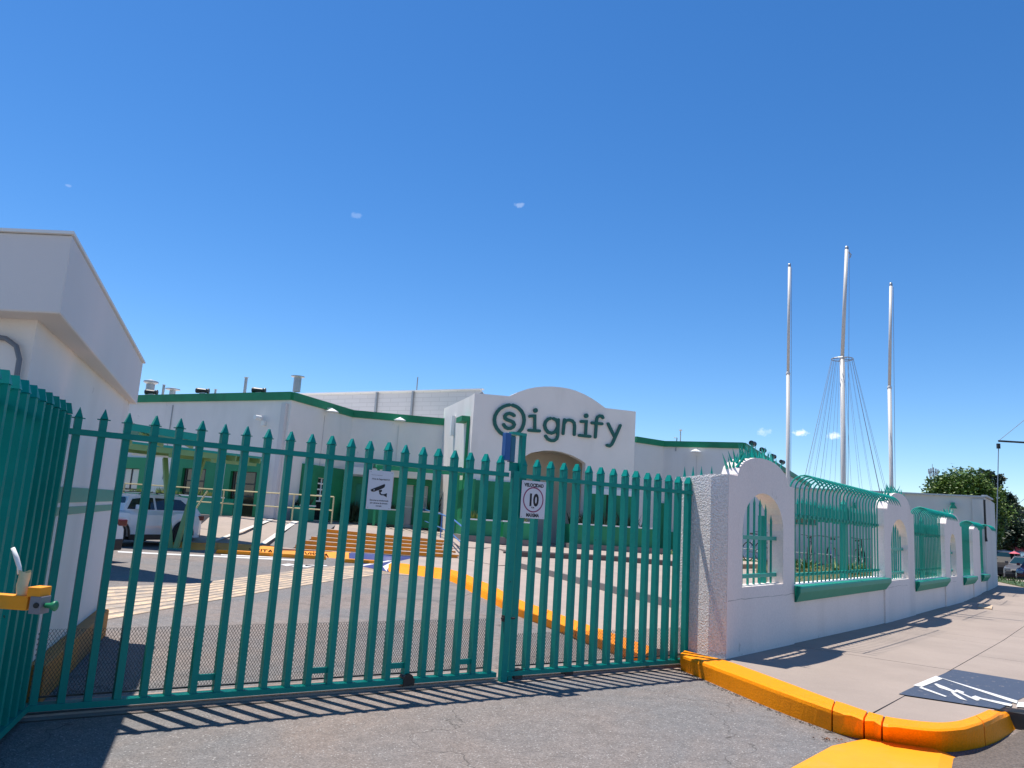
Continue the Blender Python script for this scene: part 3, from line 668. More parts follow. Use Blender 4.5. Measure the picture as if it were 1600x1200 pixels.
grass_patch('entrance_lawn', [(5.596, 30.940), (8.018, 31.010), (10.4, 30.5), (9.6, 37.5), (6.4, 37.5)], [.44, .44, .44, .44, .44], GRASSG, 'green lawn strip to the right of the entrance planters', 40, .08)
grass_patch('street_verge', [(18.7, 28.0), (20.3, 33.0), (22.5, 41.5), (44, 45), (34, 33), (22, 26.5)], [.275, .275, -.26, -.3, .05, .27], GRASSG, 'green verge between the far sidewalk and the parked cars', 60, .09)

# ================================================================ GUARD HOUSE (left)
gh = root('guard_house', (-4.5, 6.8, 0), 0, 'white guard house with deep white roof parapet and green wall stripe at the left edge', 'building')
gn, gf = Vector((-3.00, 4.72)), Vector((-4.47, 8.98))
ghM = frame(gn, gf)                                 # x from near to far, y to the left
gl = (gf - gn).length
m = MB(ghM)
# footprint as a quad: side wall straight, front wall parallel to the camera
foot = [(-3.00, 4.72), (-4.47, 8.98), (-8.6, 8.9), (-8.4, 5.1)]
MB().slab(foot[::-1], 0, 2.66).build('wall', WHITE, gh)
par = [(-2.735, 4.50), (-4.43, 9.08), (-8.8, 9.2), (-8.6, 4.85)]
MB().slab(par[::-1], 2.62, 3.115).build('roof_parapet', surf('parapet_stucco', (.74,.69,.66), .85, .05, 1.5, .3, 120, .004), gh, bevel=.012)
m = MB(); m.slab([(-2.72, 4.48), (-4.41, 9.10), (-8.82, 9.22), (-8.62, 4.83)][::-1], 3.117, 3.136); m.build('roof_edge_flashing', CAP, gh)
m = MB(ghM); m.box(.02, gl - .01, -.006, .02, 1.475, 1.60); m.build('wall_stripe', TEAL2, gh)
m = MB(ghM); m.box(.02, gl - .01, -.006, .02, 1.375, 1.44); m.build('wall_stripe', TEAL2, gh)
m = MB(ghM); m.prism([(1.3, 0), (gl - .1, 0), (gl - .1, .29), (1.3, .29)], -.12, .005); m.build('base_kerb', surf('dull_yellow_base', (.46,.20,.03), .7, .15, 3, .3, 60, .003, col2=(.28,.15,.06)), gh, bevel=.015)
# rounded conduit loop on the front wall
cpts = []
for (u_, v_) in ((-7.536, 2.287), (0,0)): pass
fx = lambda u: u
cp = [(-3.55, 2.50), (-3.30, 2.50), (-3.16, 2.485), (-3.085, 2.44), (-3.05, 2.36), (-3.048, 2.24), (-3.05, 1.9), (-3.05, .25)]
m = MB(); m.tube([(x, 4.72 + (-3.0 - x) * .07 - .035, z) for x, z in [(-4.6, 2.50), (-4.2, 2.50)] + cp], .016, 8); m.build('conduit', surf('grey_conduit', (.17,.18,.20), .5, .1, 5), gh, smooth=True)

# ================================================================ SLIDING GATE
gate = root('sliding_gate', (GO[0], GO[1], 0), GA, 'long teal picket sliding gate across the driveway, left of the lock post', 'gate')
def bar_mesh(w, z0, z1, mat, name='bar', d=.078):
    m = MB(); m.box(-w/2, w/2, -d/2, d/2, z0, z1); return m.mesh(name, mat)
BARM = bar_mesh(.050, .055, 2.115, TEAL)
fm = MB(); fm.box(-.045, .045, -.012, .012, 2.112, 2.119); fm.add([(-.0265,-.0455,2.119),(.0265,-.0455,2.119),(.0265,.0455,2.119),(-.0265,.0455,2.119),(-.001,-.028,2.195),(.001,-.028,2.195),(.001,.028,2.195),(-.001,.028,2.195)], [(0,1,5,4),(1,2,6,5),(2,3,7,6),(3,0,4,7),(4,5,6,7)])
FINM = fm.mesh('spear_tip', TEAL)
def picket(parent, s, y=0, tilt=0):
    b = inst('bar', BARM, parent, (s, y, 0), random.uniform(-.03, .03), rot=(0, tilt, random.uniform(-.04, .04)))
    f = inst('spear_tip', FINM, b, (0, 0, random.uniform(-.004, .004)), random.uniform(-.12, .12))
    return b
SB = [-.17, 0, .17, .36, .54, .71, .89, 1.07, 1.25, 1.44, 1.63, 1.81, 2.00, 2.18, 2.37, 2.54, 2.73, 2.90, 3.08, 3.26, 3.44, 3.62]
for s in SB: picket(gate, s, 0, random.uniform(-.0012, .0012))
GMw = WM[gate.name]
m = MB(GMw); m.box(-.22, 3.70, -.052, .0, 1.985, 2.028); m.build('top_rail', TEAL, gate)
m = MB(GMw); m.box(-.22, 3.70, -.052, .048, .045, .088); m.build('bottom_rail', TEAL, gate)
for a, b in ((.905, 1.055), (1.825, 1.985), (2.555, 2.715), (3.275, 3.425)):
    m = MB(GMw); m.box(a + .007, b - .007, -.012, .012, .175, .222); m.build('brace_plate', TEAL, gate)
for s in (2.74,):
    m = MB(GMw); m.box(s - .05, s + .06, -.066, .05, .03, .092); m.lathe([(0,-.062),(.05,-.062),(.052,.03),(0,.03)], (s, 0, .085), 14, 'y'); m.build('wheel_housing', BLACK, gate)
def mesh_screen(s0, s1, z0, z1, y, parent):
    m = MB(WM[parent.name]); px, pz, w = .0235, .036, .0025
    k = px / pz
    n = int((s1 - s0 + (z1 - z0) * k) / px) + 2
    for sgn in (1, -1):
        for i in range(-2, n + 2):
            xa = s0 + i * px - ((z1 - z0) * k if sgn > 0 else 0)
            za, zb = z0, z1; xb = xa + sgn * (z1 - z0) * k
            if sgn < 0: xa += 0; 
            pa, pb = Vector((xa, za)), Vector((xb, zb))
            d = pb - pa
            t0, t1 = 0, 1
            for lo, hi in (((s0 - pa.x) / d.x, (s1 - pa.x) / d.x),):
                lo, hi = min(lo, hi), max(lo, hi); t0 = max(t0, lo); t1 = min(t1, hi)
            if t1 <= t0: continue
            p, q = pa + d * t0, pa + d * t1
            nx = Vector((d.y, -d.x)).normalized() * w / 2; yy = y + (.001 if sgn > 0 else -.001)
            m.add([(p.x - nx.x, yy, p.y - nx.y), (p.x + nx.x, yy, p.y + nx.y), (q.x + nx.x, yy, q.y + nx.y), (q.x - nx.x, yy, q.y - nx.y),
                   (p.x - nx.x, yy + .003, p.y - nx.y), (q.x - nx.x, yy + .003, q.y - nx.y)], [(0,1,2,3),(0,3,5,4)])
    o = m.build('expanded_metal_screen', MESHM, parent, fix=False); o['kind'] = 'stuff'
    m = MB(WM[parent.name]); m.box(s0, s1, y - .006, y + .01, z0 - .012, z0); m.build('screen_edge_rod', RUST, parent)
mesh_screen(-.2, 3.68, .125, .585, .052, gate)
# latch bolt
m = MB(GMw); m.tube([(3.70, -.075, .60), (3.86, -.075, .60)], .010, 8); m.box(3.72, 3.75, -.085, -.045, .57, .63); m.build('latch_bolt', RUST, gate)

leaf = root('gate_wing', (GO[0], GO[1], 0), GA, 'shorter teal picket gate leaf between the lock post and the white pillar', 'gate')
for s in (3.90, 4.08, 4.26, 4.44, 4.62, 4.79, 4.96, 5.15, 5.33, 5.50, 5.68, 5.85, 6.03, 6.19, 6.36): picket(leaf, s, 0, random.uniform(-.0012, .0012))
m = MB(GMw); m.box(3.80, 6.42, -.052, .0, 1.985, 2.028); m.build('top_rail', TEAL, leaf)
m = MB(GMw); m.box(3.80, 6.42, -.052, .048, .045, .088); m.build('bottom_rail', TEAL, leaf)
mesh_screen(3.92, 6.42, .125, .43, .052, leaf)
m = MB(GMw); m.box(6.43, 6.47, -.03, .03, .0, 2.1); m.build('end_post', TEAL, leaf)
for s, t in ((3.97, 'roller_bracket'), (4.62, 'wheel_housing')):
    m = MB(GMw); m.box(s - .05, s + .05, -.042, .042, .01, .10 if t[0] == 'r' else .075); m.build(t, RUST, leaf)
for i in range(4):
    s = [4.03, 4.9, 5.62, 6.1][i]
    m = MB(GMw); m.tube([(s - .012, -.048, .088), (s - .008, -.05, .108), (s + .008, -.05, .108), (s + .012, -.048, .088)], .004, 6); m.build('welded_loop', TEAL, leaf)

post = root('gate_lock_post', tuple((GM @ Vector((3.76, -.03, 0)))), GA, 'tall teal lock post with blue padlock boxes at its top, between the gate leaves', 'post')
PMp = WM[post.name]
m = MB(PMp); m.box(-.028, .042, -.06, .0, -.005, 2.05); m.build('lower_post', TEAL, post)
m = MB(PMp); m.box(.085, .135, -.01, .05, .0, 2.42); m.build('tall_post', TEAL, post)
m = MB(PMp); m.box(-.045, .137, -.012, .052, 2.42, 2.45); m.build('top_bracket', TEAL2, post)
m = MB(PMp); m.box(-.02, .082, .035, .052, 2.05, 2.14); m.build('side_plate', TEAL, post)
m = MB(PMp); m.box(-.125, -.062, -.02, .05, 2.15, 2.43); m.build('padlock_box', BLUEB, post, bevel=.004)
m = MB(PMp); m.box(-.048, .012, .0, .055, 2.14, 2.40); m.build('padlock_box', surf('blue_green_paint', (.006,.12,.20), .4, .15, 6), post, bevel=.004)

# signs on the gate
def gate_plate(name, r, y, label):
    s0, s1, z0, z1 = r; t = root(name, tuple(GM @ Vector(((s0+s1)/2, y, z0))), GA, label, 'sign')
    M_ = WM[t.name]; w = s1 - s0; h = z1 - z0
    m = MB(M_); m.box(-w/2, w/2, -.0015, .0015, 0, h); m.build('plate', SIGNW, t)
    for sx in (-1, 1):
        for zz in (.015, h - .015):
            q = MB(M_); q.lathe([(0,-.004),(.004,-.004),(.004,-.0015)], (sx * (w/2 - .018), 0, zz), 8, 'y'); q.build('rivet', STEEL, t)
    return t, w, h
def sign_text(t, s, x, z, size, bold=.0, sx=1.0, mat=None):
    me = text_mesh(s, size, .0004, mat or INK, bold=bold, sx=sx)
    return put_text(me, 'lettering', t, WM[t.name] @ Matrix.Translation((x, -.0024, z)) @ Matrix.Rotation(PI/2, 4, 'X'))
r1 = (2.170, 2.415, 1.578, 1.927)
t, w, h = gate_plate('cctv_notice', r1, -.056, 'white notice with a black surveillance camera pictogram wired to the gate bars')
m = MB(WM[t.name]); m.box(-w*.40, w*.05, -.0025, -.0016, h*.875, h*.880); m.build('thin_rule', INK, t)
sign_text(t, 'Área de Seguridad ICI', .0, h * .76, .0205, .0002, .95)
sign_text(t, 'Esta área es monitoreada', 0, h * .215, .0195, .0002, .92)
sign_text(t, 'por cámaras de circuito', 0, h * .145, .0195, .0002, .92)
sign_text(t, 'cerrado', 0, h * .075, .0195, .0002, .92)
def icon(pts, nm, mat=INK, dy=-.0030):
    m = MB(WM[t.name]); m.prism([((a - 450) / 560 * w, (1050 - b) / 900 * h) for a, b in pts], dy, -.0016); m.build(nm, mat, t)
icon([(245,600),(540,450),(555,465),(553,500),(540,530),(500,560),(470,575),(330,645),(300,650),(262,645),(243,620)], 'camera_icon')
icon([(425,600),(490,590),(498,620),(480,645),(440,648),(425,630)], 'mount_icon')
icon([(432,640),(465,635),(470,665),(490,690),(550,690),(550,716),(480,718),(445,690)], 'arm_icon')
icon([(545,688),(612,660),(614,758),(545,718)], 'bracket_icon')
m = MB(WM[t.name]); m.lathe([(0,-.0036),(.0052,-.0036),(.0052,-.003)], ((315 - 450)/560*w, 0, (1050-607)/900*h), 14, 'y'); m.build('lens_icon', SIGNW, t)
r2 = (3.861, 4.160, 1.584, 1.966)
t, w, h = gate_plate('speed_limit_sign', (r2[0], r2[1] + .01, r2[2], r2[3]), -.056, 'white speed limit plate reading VELOCIDAD 10 MAXIMA on the right gate leaf')
sign_text(t, 'VELOCIDAD', 0, h * .845, .048, .0022, .92)
sign_text(t, 'MAXIMA', 0, h * .045, .048, .0022, .88)
sign_text(t, '10', 0, h * .345, .168, .0075, .80)
sign_text(t, 'K.M.', 0, h * .275, .020, .0010, 1.0)
m = MB(WM[t.name]); rr = w * .42
ang = [2*PI*k/48 for k in range(48)]
vs = []; fs = []
for k, a in enumerate(ang):
    for r_ in (rr, rr * .90): vs.append((r_*math.cos(a), -.0028, h*.50 + r_*math.sin(a)))
for k in range(48): j = (k+1) % 48; fs.append((2*k, 2*k+1, 2*j+1, 2*j))
m.add(vs, fs); m.build('ring', RING, t, fix=False)

# second leaf at the left, running towards the viewer beside the guard house
lp, lq = Vector((-3.24, 5.66)), Vector((-2.20, 2.55))
la = math.atan2(lq.y - lp.y, lq.x - lp.x)
pk = root('pocket_fence', (lp.x, lp.y, 0), la, 'dark teal picket fence leaf seen end-on at the left edge beside the guard house', 'fence')
PK = WM[pk.name]; Lk = (lq - lp).length
for i in range(1, int(Lk / .195) + 1): picket(pk, i * .195 - .04)
m = MB(PK); m.box(.02, Lk, -.052, .0, 1.985, 2.028); m.build('top_rail', TEAL, pk)
m = MB(PK); m.box(.02, Lk, -.052, .048, .06, .105); m.build('bottom_rail', TEAL, pk)
mesh_screen(.05, Lk, .13, .60, -.058, pk)
m = MB(PK); m.box(.42, .52, -.05, -.03, .52, .62); m.build('junction_box', surf('grey_box', (.20,.21,.24), .5, .1, 5), pk)

# yellow arm with lock box
ar = root('yellow_barrier_arm', (-2.55, 3.36, 0), 0, 'yellow steel arm ending in a grey box with a green button at the left edge', 'barrier')
m = MB(); m.box(-2.60, -2.50, 3.32, 3.42, 0, 1.20); m.build('stand', YEL2, ar, bevel=.005)
p0, p1 = (-2.279, 3.400, 1.108), (-1.984, 3.400, 1.105)
m = MB(); m.beam((-2.5, 3.40, p1[2] + .005), (p1[0], 3.40, p1[2]), .05, .058); m.build('arm', YEL2, ar, bevel=.003)
bx = (-1.963, 3.380, 1.067); bx2 = (-1.915, 3.380, 1.138)
m = MB(); m.box(bx[0], bx2[0], 3.355, 3.425, bx[2], bx2[2]); m.build('lock_box', surf('grey_lock_box', (.21,.20,.22), .5, .15, 10), ar, bevel=.002)
q0, q1 = (-1.983, 3.400, 1.135), (-1.927, 3.400, 1.175)
m = MB(); m.box(q0[0], q1[0], 3.36, 3.44, q0[2], q1[2]); m.build('end_block', YEL2, ar, bevel=.002)
c0 = (-1.933, 3.353, 1.103); m = MB(); m.lathe([(0,-.003),(.011,-.003),(.012,.004)], (c0[0], c0[1], c0[2]), 14, 'y'); m.build('key_hole', BLACK, ar)
k0 = (-1.906, 3.380, 1.102); m = MB(); m.lathe([(0,-.004),(.010,-.004),(.012,.02),(.018,.028),(.022,.040),(.018,.044),(0,.044)], k0, 14, 'x'); m.build('push_button', surf('green_button', (.02,.22,.10), .4, .1, 5), ar, smooth=True)
# plastic bag stuffed on the arm
b0_, b1_ = (-2.054, 3.400, 1.130), (-2.006, 3.400, 1.234)
bw = (b1_[0] - b0_[0]); bc = (b0_[0] + b1_[0]) / 2; bh = b1_[2] - b0_[2]
m = MB(); N1 = 14; NZ = 8; vs = []; fs = []
for i in range(NZ + 1):
    for k in range(N1):
        a = 2*PI*k/N1; rr = bw/2 * (1 + .10 * math.sin(3*a + i)) * (.96 + .06 * i / NZ)
        vs.append((bc + rr * math.cos(a), 3.40 + rr * .7 * math.sin(a), b0_[2] + bh * i / NZ + (.006 * math.sin(2*a) if i == NZ else 0)))
for i in range(NZ):
    for k in range(N1): fs.append((i*N1+k, i*N1+(k+1)%N1, (i+1)*N1+(k+1)%N1, (i+1)*N1+k))
fs.append(tuple(range(N1))[::-1]); m.add(vs, fs)
cup = root('plastic_cup', (bc, 3.40, b0_[2]), 0, 'crumpled pale yellow plastic cup with a white strip standing on the yellow arm', 'cup')
m.build('cup_wall', BAGM, cup, smooth=True)
s0_, s1_, s2_ = (-2.050, 3.400, 1.221), (-2.075, 3.400, 1.286), (-2.099, 3.400, 1.328)
m = MB(); m.tube([s0_, (-2.058, 3.400, 1.250), s1_, s2_], [.010, .009, .010, .008], 6); m.build('white_strip', CAP, cup, smooth=True)

# ================================================================ PERIMETER WALL WITH ARCHES
pw = root('perimeter_wall', (FO[0], FO[1], 0), FA, 'white stucco perimeter wall with arched piers running along the sidewalk', 'wall')
TH = .21
def cols(mb, ss, below, above, y0=0, y1=TH):
    """columns between successive s; below(s)->(z0,z1), above(s)->(z0,z1) or None"""
    def span(fn, closed_bottom=False):
        for a, b in zip(ss, ss[1:]):
            A, B = fn(a), fn(b)
            if not A or not B: continue
            vs = [(a,y0,A[0]),(b,y0,B[0]),(b,y0,B[1]),(a,y0,A[1]),(a,y1,A[0]),(b,y1,B[0]),(b,y1,B[1]),(a,y1,A[1])]
            mb.add(vs, [(0,1,2,3),(7,6,5,4),(3,2,6,7),(0,4,5,1)])
    span(below)
    if above: span(above)
def pier(s0, s1, zt, za, w0, w1, wz0, wz1, wza, sh=.26):
    """arched pier: shoulders at zt, arch crown za; window w0..w1 from wz0 to springing wz1 and crown wza"""
    m = MB(FM); N_ = 20
    def top(s):
        a, b = s0 + sh, s1 - sh
        if s <= a + 1e-6 or s >= b - 1e-6: return zt
        t = (s - a) / (b - a) * 2 - 1; return zt + .02 + (za - zt - .02) * (1 - abs(t) ** 2.3) ** .62
    ss = [s0, s0 + sh] + [s0 + sh + (s1 - s0 - 2*sh) * (i / 26) for i in range(0, 27)] + [s1 - sh, s1]
    ss = sorted(set(round(x, 4) for x in ss + ([w0 + (w1 - w0) * i / 18 for i in range(19)] if w0 else [])))
    base = lambda s: zs(s) - .1
    if not w0:
        cols(m, ss, lambda s: (base(s), top(s)), None)
    else:
        def arch(s):
            t = (s - w0) / (w1 - w0) * 2 - 1; return wz1 + (wza - wz1) * math.sqrt(max(0, 1 - t*t))
        L1 = [s for s in ss if s <= w0 + 1e-4]; L2 = [s for s in ss if w0 - 1e-4 <= s <= w1 + 1e-4]; L3 = [s for s in ss if s >= w1 - 1e-4]
        cols(m, L1, lambda s: (base(s), top(s)), None); cols(m, L3, lambda s: (base(s), top(s)), None)
        cols(m, L2, lambda s: (base(s), wz0), lambda s: (arch(s), top(s)))
        for s_ in (w0, w1): m.add([(s_,0,wz0),(s_,TH,wz0),(s_,TH,wz1),(s_,0,wz1)], [(0,1,2,3)])
    m.add([(s0,0,base(s0)),(s0,TH,base(s0)),(s0,TH,zt),(s0,0,zt)], [(0,1,2,3)]); m.add([(s1,0,base(s1)),(s1,TH,base(s1)),(s1,TH,zt),(s1,0,zt)], [(3,2,1,0)])
    # steps at the shoulders
    for s_ in (s0 + sh, s1 - sh):
        tz = zt + .02 ; m.add([(s_,0,zt),(s_,TH,zt),(s_,TH,tz),(s_,0,tz)], [(0,1,2,3)])
    o = m.build('pier', WHITEF, pw, fix=True)
    return top
def spikes(top, s0, s1, sh, n, extra=()):
    sm = MB(); sm.lathe([(0,.17),(.011,.06),(.016,0),(0,0)], (0,0,0), 4); me = SPK
    for i in range(n):
        s = s0 + sh + (s1 - s0 - 2*sh) * (i + .5) / n
        e = .02; sl = (top(min(s + e, s1 - sh)) - top(max(s - e, s0 + sh))) / (2*e); ang = -math.atan(sl)
        for j in range(4):
            yy = TH * (.25 + .17 * j)
            inst('spike', me, pw, (s + random.uniform(-.03,.03), yy, top(s) - .01), rot=(random.uniform(-.35,.35), ang + random.uniform(-.55,.55), random.random()), scale=(1,1,random.uniform(.75,1.25)))
sm = MB(); sm.add([(-.017,-.015,0),(.017,-.015,0),(.017,.015,0),(-.017,.015,0),(0,0,.19)], [(0,1,4),(1,2,4),(2,3,4),(3,0,4),(3,2,1,0)]); SPK = sm.mesh('spike', TEAL2)
t1 = pier(0.0, 2.30, 2.235, 2.52, .44, 1.85, .94, 1.62, 2.08)
spikes(t1, 0.0, 2.30, .26, 13)
t2 = pier(7.42, 10.08, 2.18, 2.55, 7.95, 9.45, .83, 1.52, 2.02); spikes(t2, 7.42, 10.08, .26, 8)
t3 = pier(13.7, 16.35, 2.09, 2.40, 14.45, 15.35, .76, 1.45, 1.86); spikes(t3, 13.7, 16.35, .26, 5)
t4 = pier(18.3, 19.75, 2.07, 2.16, None, None, 0, 0, 0)
# rough pillar return beside the gate
A_ = wf(0, -.0); 
pc = [wf(0.0, 0.0), wf(.001, -.22), (2.16, 9.62), (2.10, 9.52), (2.38, 9.10)]
m = MB(); m.slab([(2.585, 8.972), (2.42, 9.10), (2.10, 9.58), (2.34, 9.74), wf(.0, -.22)][::-1], .0, [2.235, 2.2, 2.19, 2.19, 2.235][::-1]); m.build('gate_pillar', ROUGHW, pw)
for i, (x, y) in enumerate(((2.20, 9.52), (2.28, 9.42), (2.36, 9.33), (2.46, 9.24))):
    q = WM[pw.name].inverted() @ Vector((x, y, 2.19)); inst('spike', SPK, pw, q, rot=(0, 0, .6), scale=(1.3, 1.3, .8))
# low walls, ledges and sills between the piers
def low(s0, s1, z):
    m = MB(FM); n_ = 6
    for i in range(n_):
        a, b = s0 + (s1 - s0) * i / n_, s0 + (s1 - s0) * (i+1) / n_
        m.add([(a,.03,zs(a)-.1),(b,.03,zs(b)-.1),(b,.03,z),(a,.03,z),(a,TH-.02,zs(a)-.1),(b,TH-.02,zs(b)-.1),(b,TH-.02,z),(a,TH-.02,z)], [(0,1,2,3),(7,6,5,4),(3,2,6,7)])
    m.build('low_wall', WHITEF, pw)
    m = MB(FM); m.box(s0 + .01, s1 - .01, .035, TH - .01, z, z + .03); m.build('ledge', CAP, pw)
    # moulded sill: slopes back at both ends
    e0, e1 = s0 - .06, s1 + .06
    prof = [(.028, z - .20), (-.02, z - .195), (-.10, z - .06), (-.10, z - .005), (-.09, z + .02), (.028, z + .02)]
    vs = [(e0 + max(0, .10 + y) * .9 + (.0 if y < -.05 else .0), y, zz) for y, zz in prof] + [(e1 - max(0, .10 + y) * .9, y, zz) for y, zz in prof]
    n2 = len(prof); m = MB(FM); m.add(vs, [tuple(range(n2)), tuple(range(2*n2-1, n2-1, -1))] + [(i, (i+1) % n2, (i+1) % n2 + n2, i + n2) for i in range(n2)])
    m.build('sill', SILLG, pw, bevel=.006)
low(2.30, 7.42, .88); low(10.08, 13.7, .745); low(16.35, 18.3, .69); low(19.75, 21.0, .70)

# hairline cracks in the render, each a thin sunk line
CRK = surf('crack_grey', (.30,.27,.25), .9, .2, 20)
def crack(pts):
    m = MB(FM); P_ = [Vector((a, -.0012, b)) for a, b in pts]; Q = []
    for a, b in zip(P_, P_[1:]):
        for k in range(6): Q.append(a.lerp(b, k/6) + Vector((random.gauss(0,.004), 0, random.gauss(0,.006))))
    Q.append(P_[-1])
    for a, b in zip(Q, Q[1:]):
        w = random.uniform(.0012, .0032); m.add([(a.x, a.y, a.z - w), (b.x, b.y, b.z - w), (b.x, b.y, b.z + w), (a.x, a.y, a.z + w)], [(0,1,2,3)])
    m.build('render_crack', CRK, pw, fix=False)
crack([(.02,.80), (.8,.805), (1.6,.80), (2.28,.80)]); crack([(7.6,.70), (8.4,.72), (9.3,.70)]); crack([(8.9,.72), (8.95,.5), (8.86,.3)])
crack([(.35,2.0), (.30,1.6), (.36,1.2)]); crack([(14.0,.62), (15.2,.63)])
# steel fence panels
def fbar(mat, z0, z1, w=.027, tip=True):
    m = MB(); m.box(-w/2, w/2, -w/2, w/2, z0, z1)
    if tip:
        a = w * .95; m.add([(-a,-w/2,z1),(a,-w/2,z1),(a,w/2,z1),(-a,w/2,z1),(0,0,z1+.10)], [(0,1,4),(1,2,4),(2,3,4),(3,0,4),(3,2,1,0)])
    return m.mesh('bar', mat)
def hook_mesh(z0, z1, r=.20):
    m = MB(); pts = [(0,0,z0), (0,0,z1)]
    for k in range(1, 9):
        a = R_(150) * k / 8; pts.append((0, -r + r * math.cos(a), z1 + r * math.sin(a)))
    e = pts[-1]; pts.append((0, e[1] + .05 * math.cos(R_(150)) , e[2] - .09))
    m.tube(pts, [.0125] * (len(pts) - 1) + [.002], 6); return m.mesh('curved_bar', TEAL2, True)
def panel(s0, s1, z, ztip, rails, label, n, hooks=True, posts=(), y=.11):
    r = root('steel_fence_panel', tuple(FM @ Vector((s0, y, z))), FA, label, 'fence', 'teal steel fence panels between the white piers')
    bm_ = fbar(TEAL2, rails[0] - z - .05 if hooks else 0, ztip - z - .1)
    L_ = s1 - s0
    for i in range(n):
        x = L_ * (i + .5) / n; inst('bar', bm_, r, (x, .02, random.uniform(-.015, .02)), random.uniform(-.1,.1))
    RM = WM[r.name]
    for zz in rails:
        m = MB(RM); m.box(.0, L_, -.02, .02, zz - z - .022, zz - z + .022); m.build('rail', TEAL2, r)
    if hooks:
        hm = hook_mesh(0, ztip - z + .08)
        nh = n
        for i in range(nh): inst('curved_bar', hm, r, (L_ * (i + .02 + .96 * (i / nh)) / nh if False else L_ * (i + .08) / nh, -.035, 0), random.uniform(-.05, .05))
        m = MB(RM); m.tube([(0, -.035 - .20, ztip - z + .08 + .20), (L_, -.235, ztip - z + .28)], .008, 6); m.build('tie_rod', TEAL2, r)
    for px_ in posts:
        m = MB(RM); m.box(px_ - s0 - .045, px_ - s0 + .045, .045, .12, -.02, ztip - z + .02); m.add([(px_-s0-.05,.04,ztip-z+.02),(px_-s0+.05,.04,ztip-z+.02),(px_-s0+.05,.125,ztip-z+.02),(px_-s0-.05,.125,ztip-z+.02),(px_-s0,.08,ztip-z+.13)], [(0,1,4),(1,2,4),(2,3,4),(3,0,4)]); m.build('post', TEAL2, r)
    return r
panel(2.32, 7.40, .90, 2.13, (1.86, 1.03), 'longest teal steel fence panel with curved tops, nearest to the gate pillar', 25, True, (5.42,))
panel(10.1, 13.68, .77, 2.06, (1.78, .98), 'second teal steel fence panel with curved tops counted from the gate pillar', 20, True, (11.9,))
panel(16.37, 18.28, .71, 1.98, (1.72, .93), 'third and narrower teal steel fence panel with curved tops along the sidewalk', 12, True)
panel(19.77, 20.98, .72, 1.98, (1.72, .93), 'narrowest teal steel fence panel at the far end beside the grey building corner', 8, True)
def arch_panel(s0, s1, z, ztip, rails, label, n, post=None):
    r = root('arch_grille', tuple(FM @ Vector((s0, .11, z))), FA, label, 'grille', 'teal grilles in the arched openings')
    L_ = s1 - s0; RM = WM[r.name]
    for i in range(n):
        x = L_ * (i + .5) / n; t = x / L_ * 2 - 1; zt = ztip - z - .12 - .30 * max(0, abs(t)) ** 2.5
        inst('bar', fbar(TEAL2, 0, zt, .024), r, (x, .02, 0), random.uniform(-.1,.1))
    for zz in rails: m = MB(RM); m.box(.0, L_, -.02, .02, zz - z - .024, zz - z + .024); m.build('rail', TEAL2, r)
    if post: m = MB(RM); m.box(post - .05, post + .05, .05, .13, -.02, ztip - z - .25); m.build('post', TEAL2, r)
arch_panel(.44, 1.85, .94, 2.06, (1.52, 1.05), 'teal spear grille inside the largest arched opening next to the gate', 7, 1.18)
arch_panel(7.95, 9.45, .83, 1.98, (1.42, .95), 'teal spear grille inside the middle arched opening', 8)
arch_panel(14.45, 15.35, .76, 1.84, (1.36, .90), 'teal spear grille inside the smallest and farthest arched opening', 6)

# ================================================================ BICYCLE WALL / GREY BUILDING
gb = root('grey_building', (15.81, 25.47, 0), 0, 'pale grey flat-roofed building with a dark downpipe at its sidewalk corner', 'building')
c0, c1 = (15.81, 25.47), (16.75, 26.63); cL = (9.3, 28.27)
MB().slab([cL, c0, c1, (18.0, 28.4), (14, 33.5), (11.2, 32.8)], -.1, [3.22, 3.18, 3.16, 3.16, 3.2, 3.22]).build('wall', BWALL, gb)
m = MB(); 
for a, b in ((cL, c0), (c0, c1)):
    a3, b3 = Vector((*a, 3.235)), Vector((*b, 3.20)); m.beam(a3, b3, .16, .05)
m.build('roof_coping', surf('coping', (.45,.48,.50), .8, .1, 3), gb)
BM_ = frame(cL, c0)
d = (Vector(c0) - Vector(cL)).length
m = MB(BM_); m.tube([(d - .02, -.05, 3.1), (d - .02, -.05, 1.9), (d + .0, -.06, 1.75)], .045, 8); m.build('downpipe', BLACK, gb)
w_ = (-0.011, 0.777, 1.942, 2.299)
off = (Vector((10.38, 27.8)) - Vector(cL)).length
for i in range(4):
    L0 = w_[0] + off + (w_[1] - w_[0]) * i / 4
    m = MB(BM_); m.box(L0, L0 + (w_[1]-w_[0])/4 - .02, -.05, .03, w_[2], w_[3]); fr = m.build('window', SILLG, gb)
    m = MB(BM_); m.box(L0 + .05, L0 + (w_[1]-w_[0])/4 - .07, -.06, -.051, w_[2] + .06, w_[3] - .06); m.build('pane', GLASS, fr)
m = MB(BM_); m.box(0, d - .4, -.10, -.002, .5, .62); m.build('base_course', GREYC, gb)
for (u_, v_, _) in ((14.931, 25.847, 2.649), (12.185, 27.025, 2.745), (13.107, 26.630, 2.536)):
    q = BM_.inverted() @ Vector((u_, v_, 0)); 
lampM = []
for px, pz in (((1.964, 2.700)), ((4.977, 2.862))):
    m = MB(BM_); X = px + off; m.box(X - .05, X + .05, -.20, -.002, pz + .02, pz + .10); m.prism([(X - .11, pz - .10), (X + .11, pz - .10), (X + .05, pz + .01), (X - .05, pz + .01)], -.26, -.10); m.build('wall_lamp', SILLG, gb)
# end pier where the fence meets the building
m = MB(FM); m.box(21.0, 22.6, .02, .34, 0.0, 3.10); m.build('corner_wall', BWALL, gb)

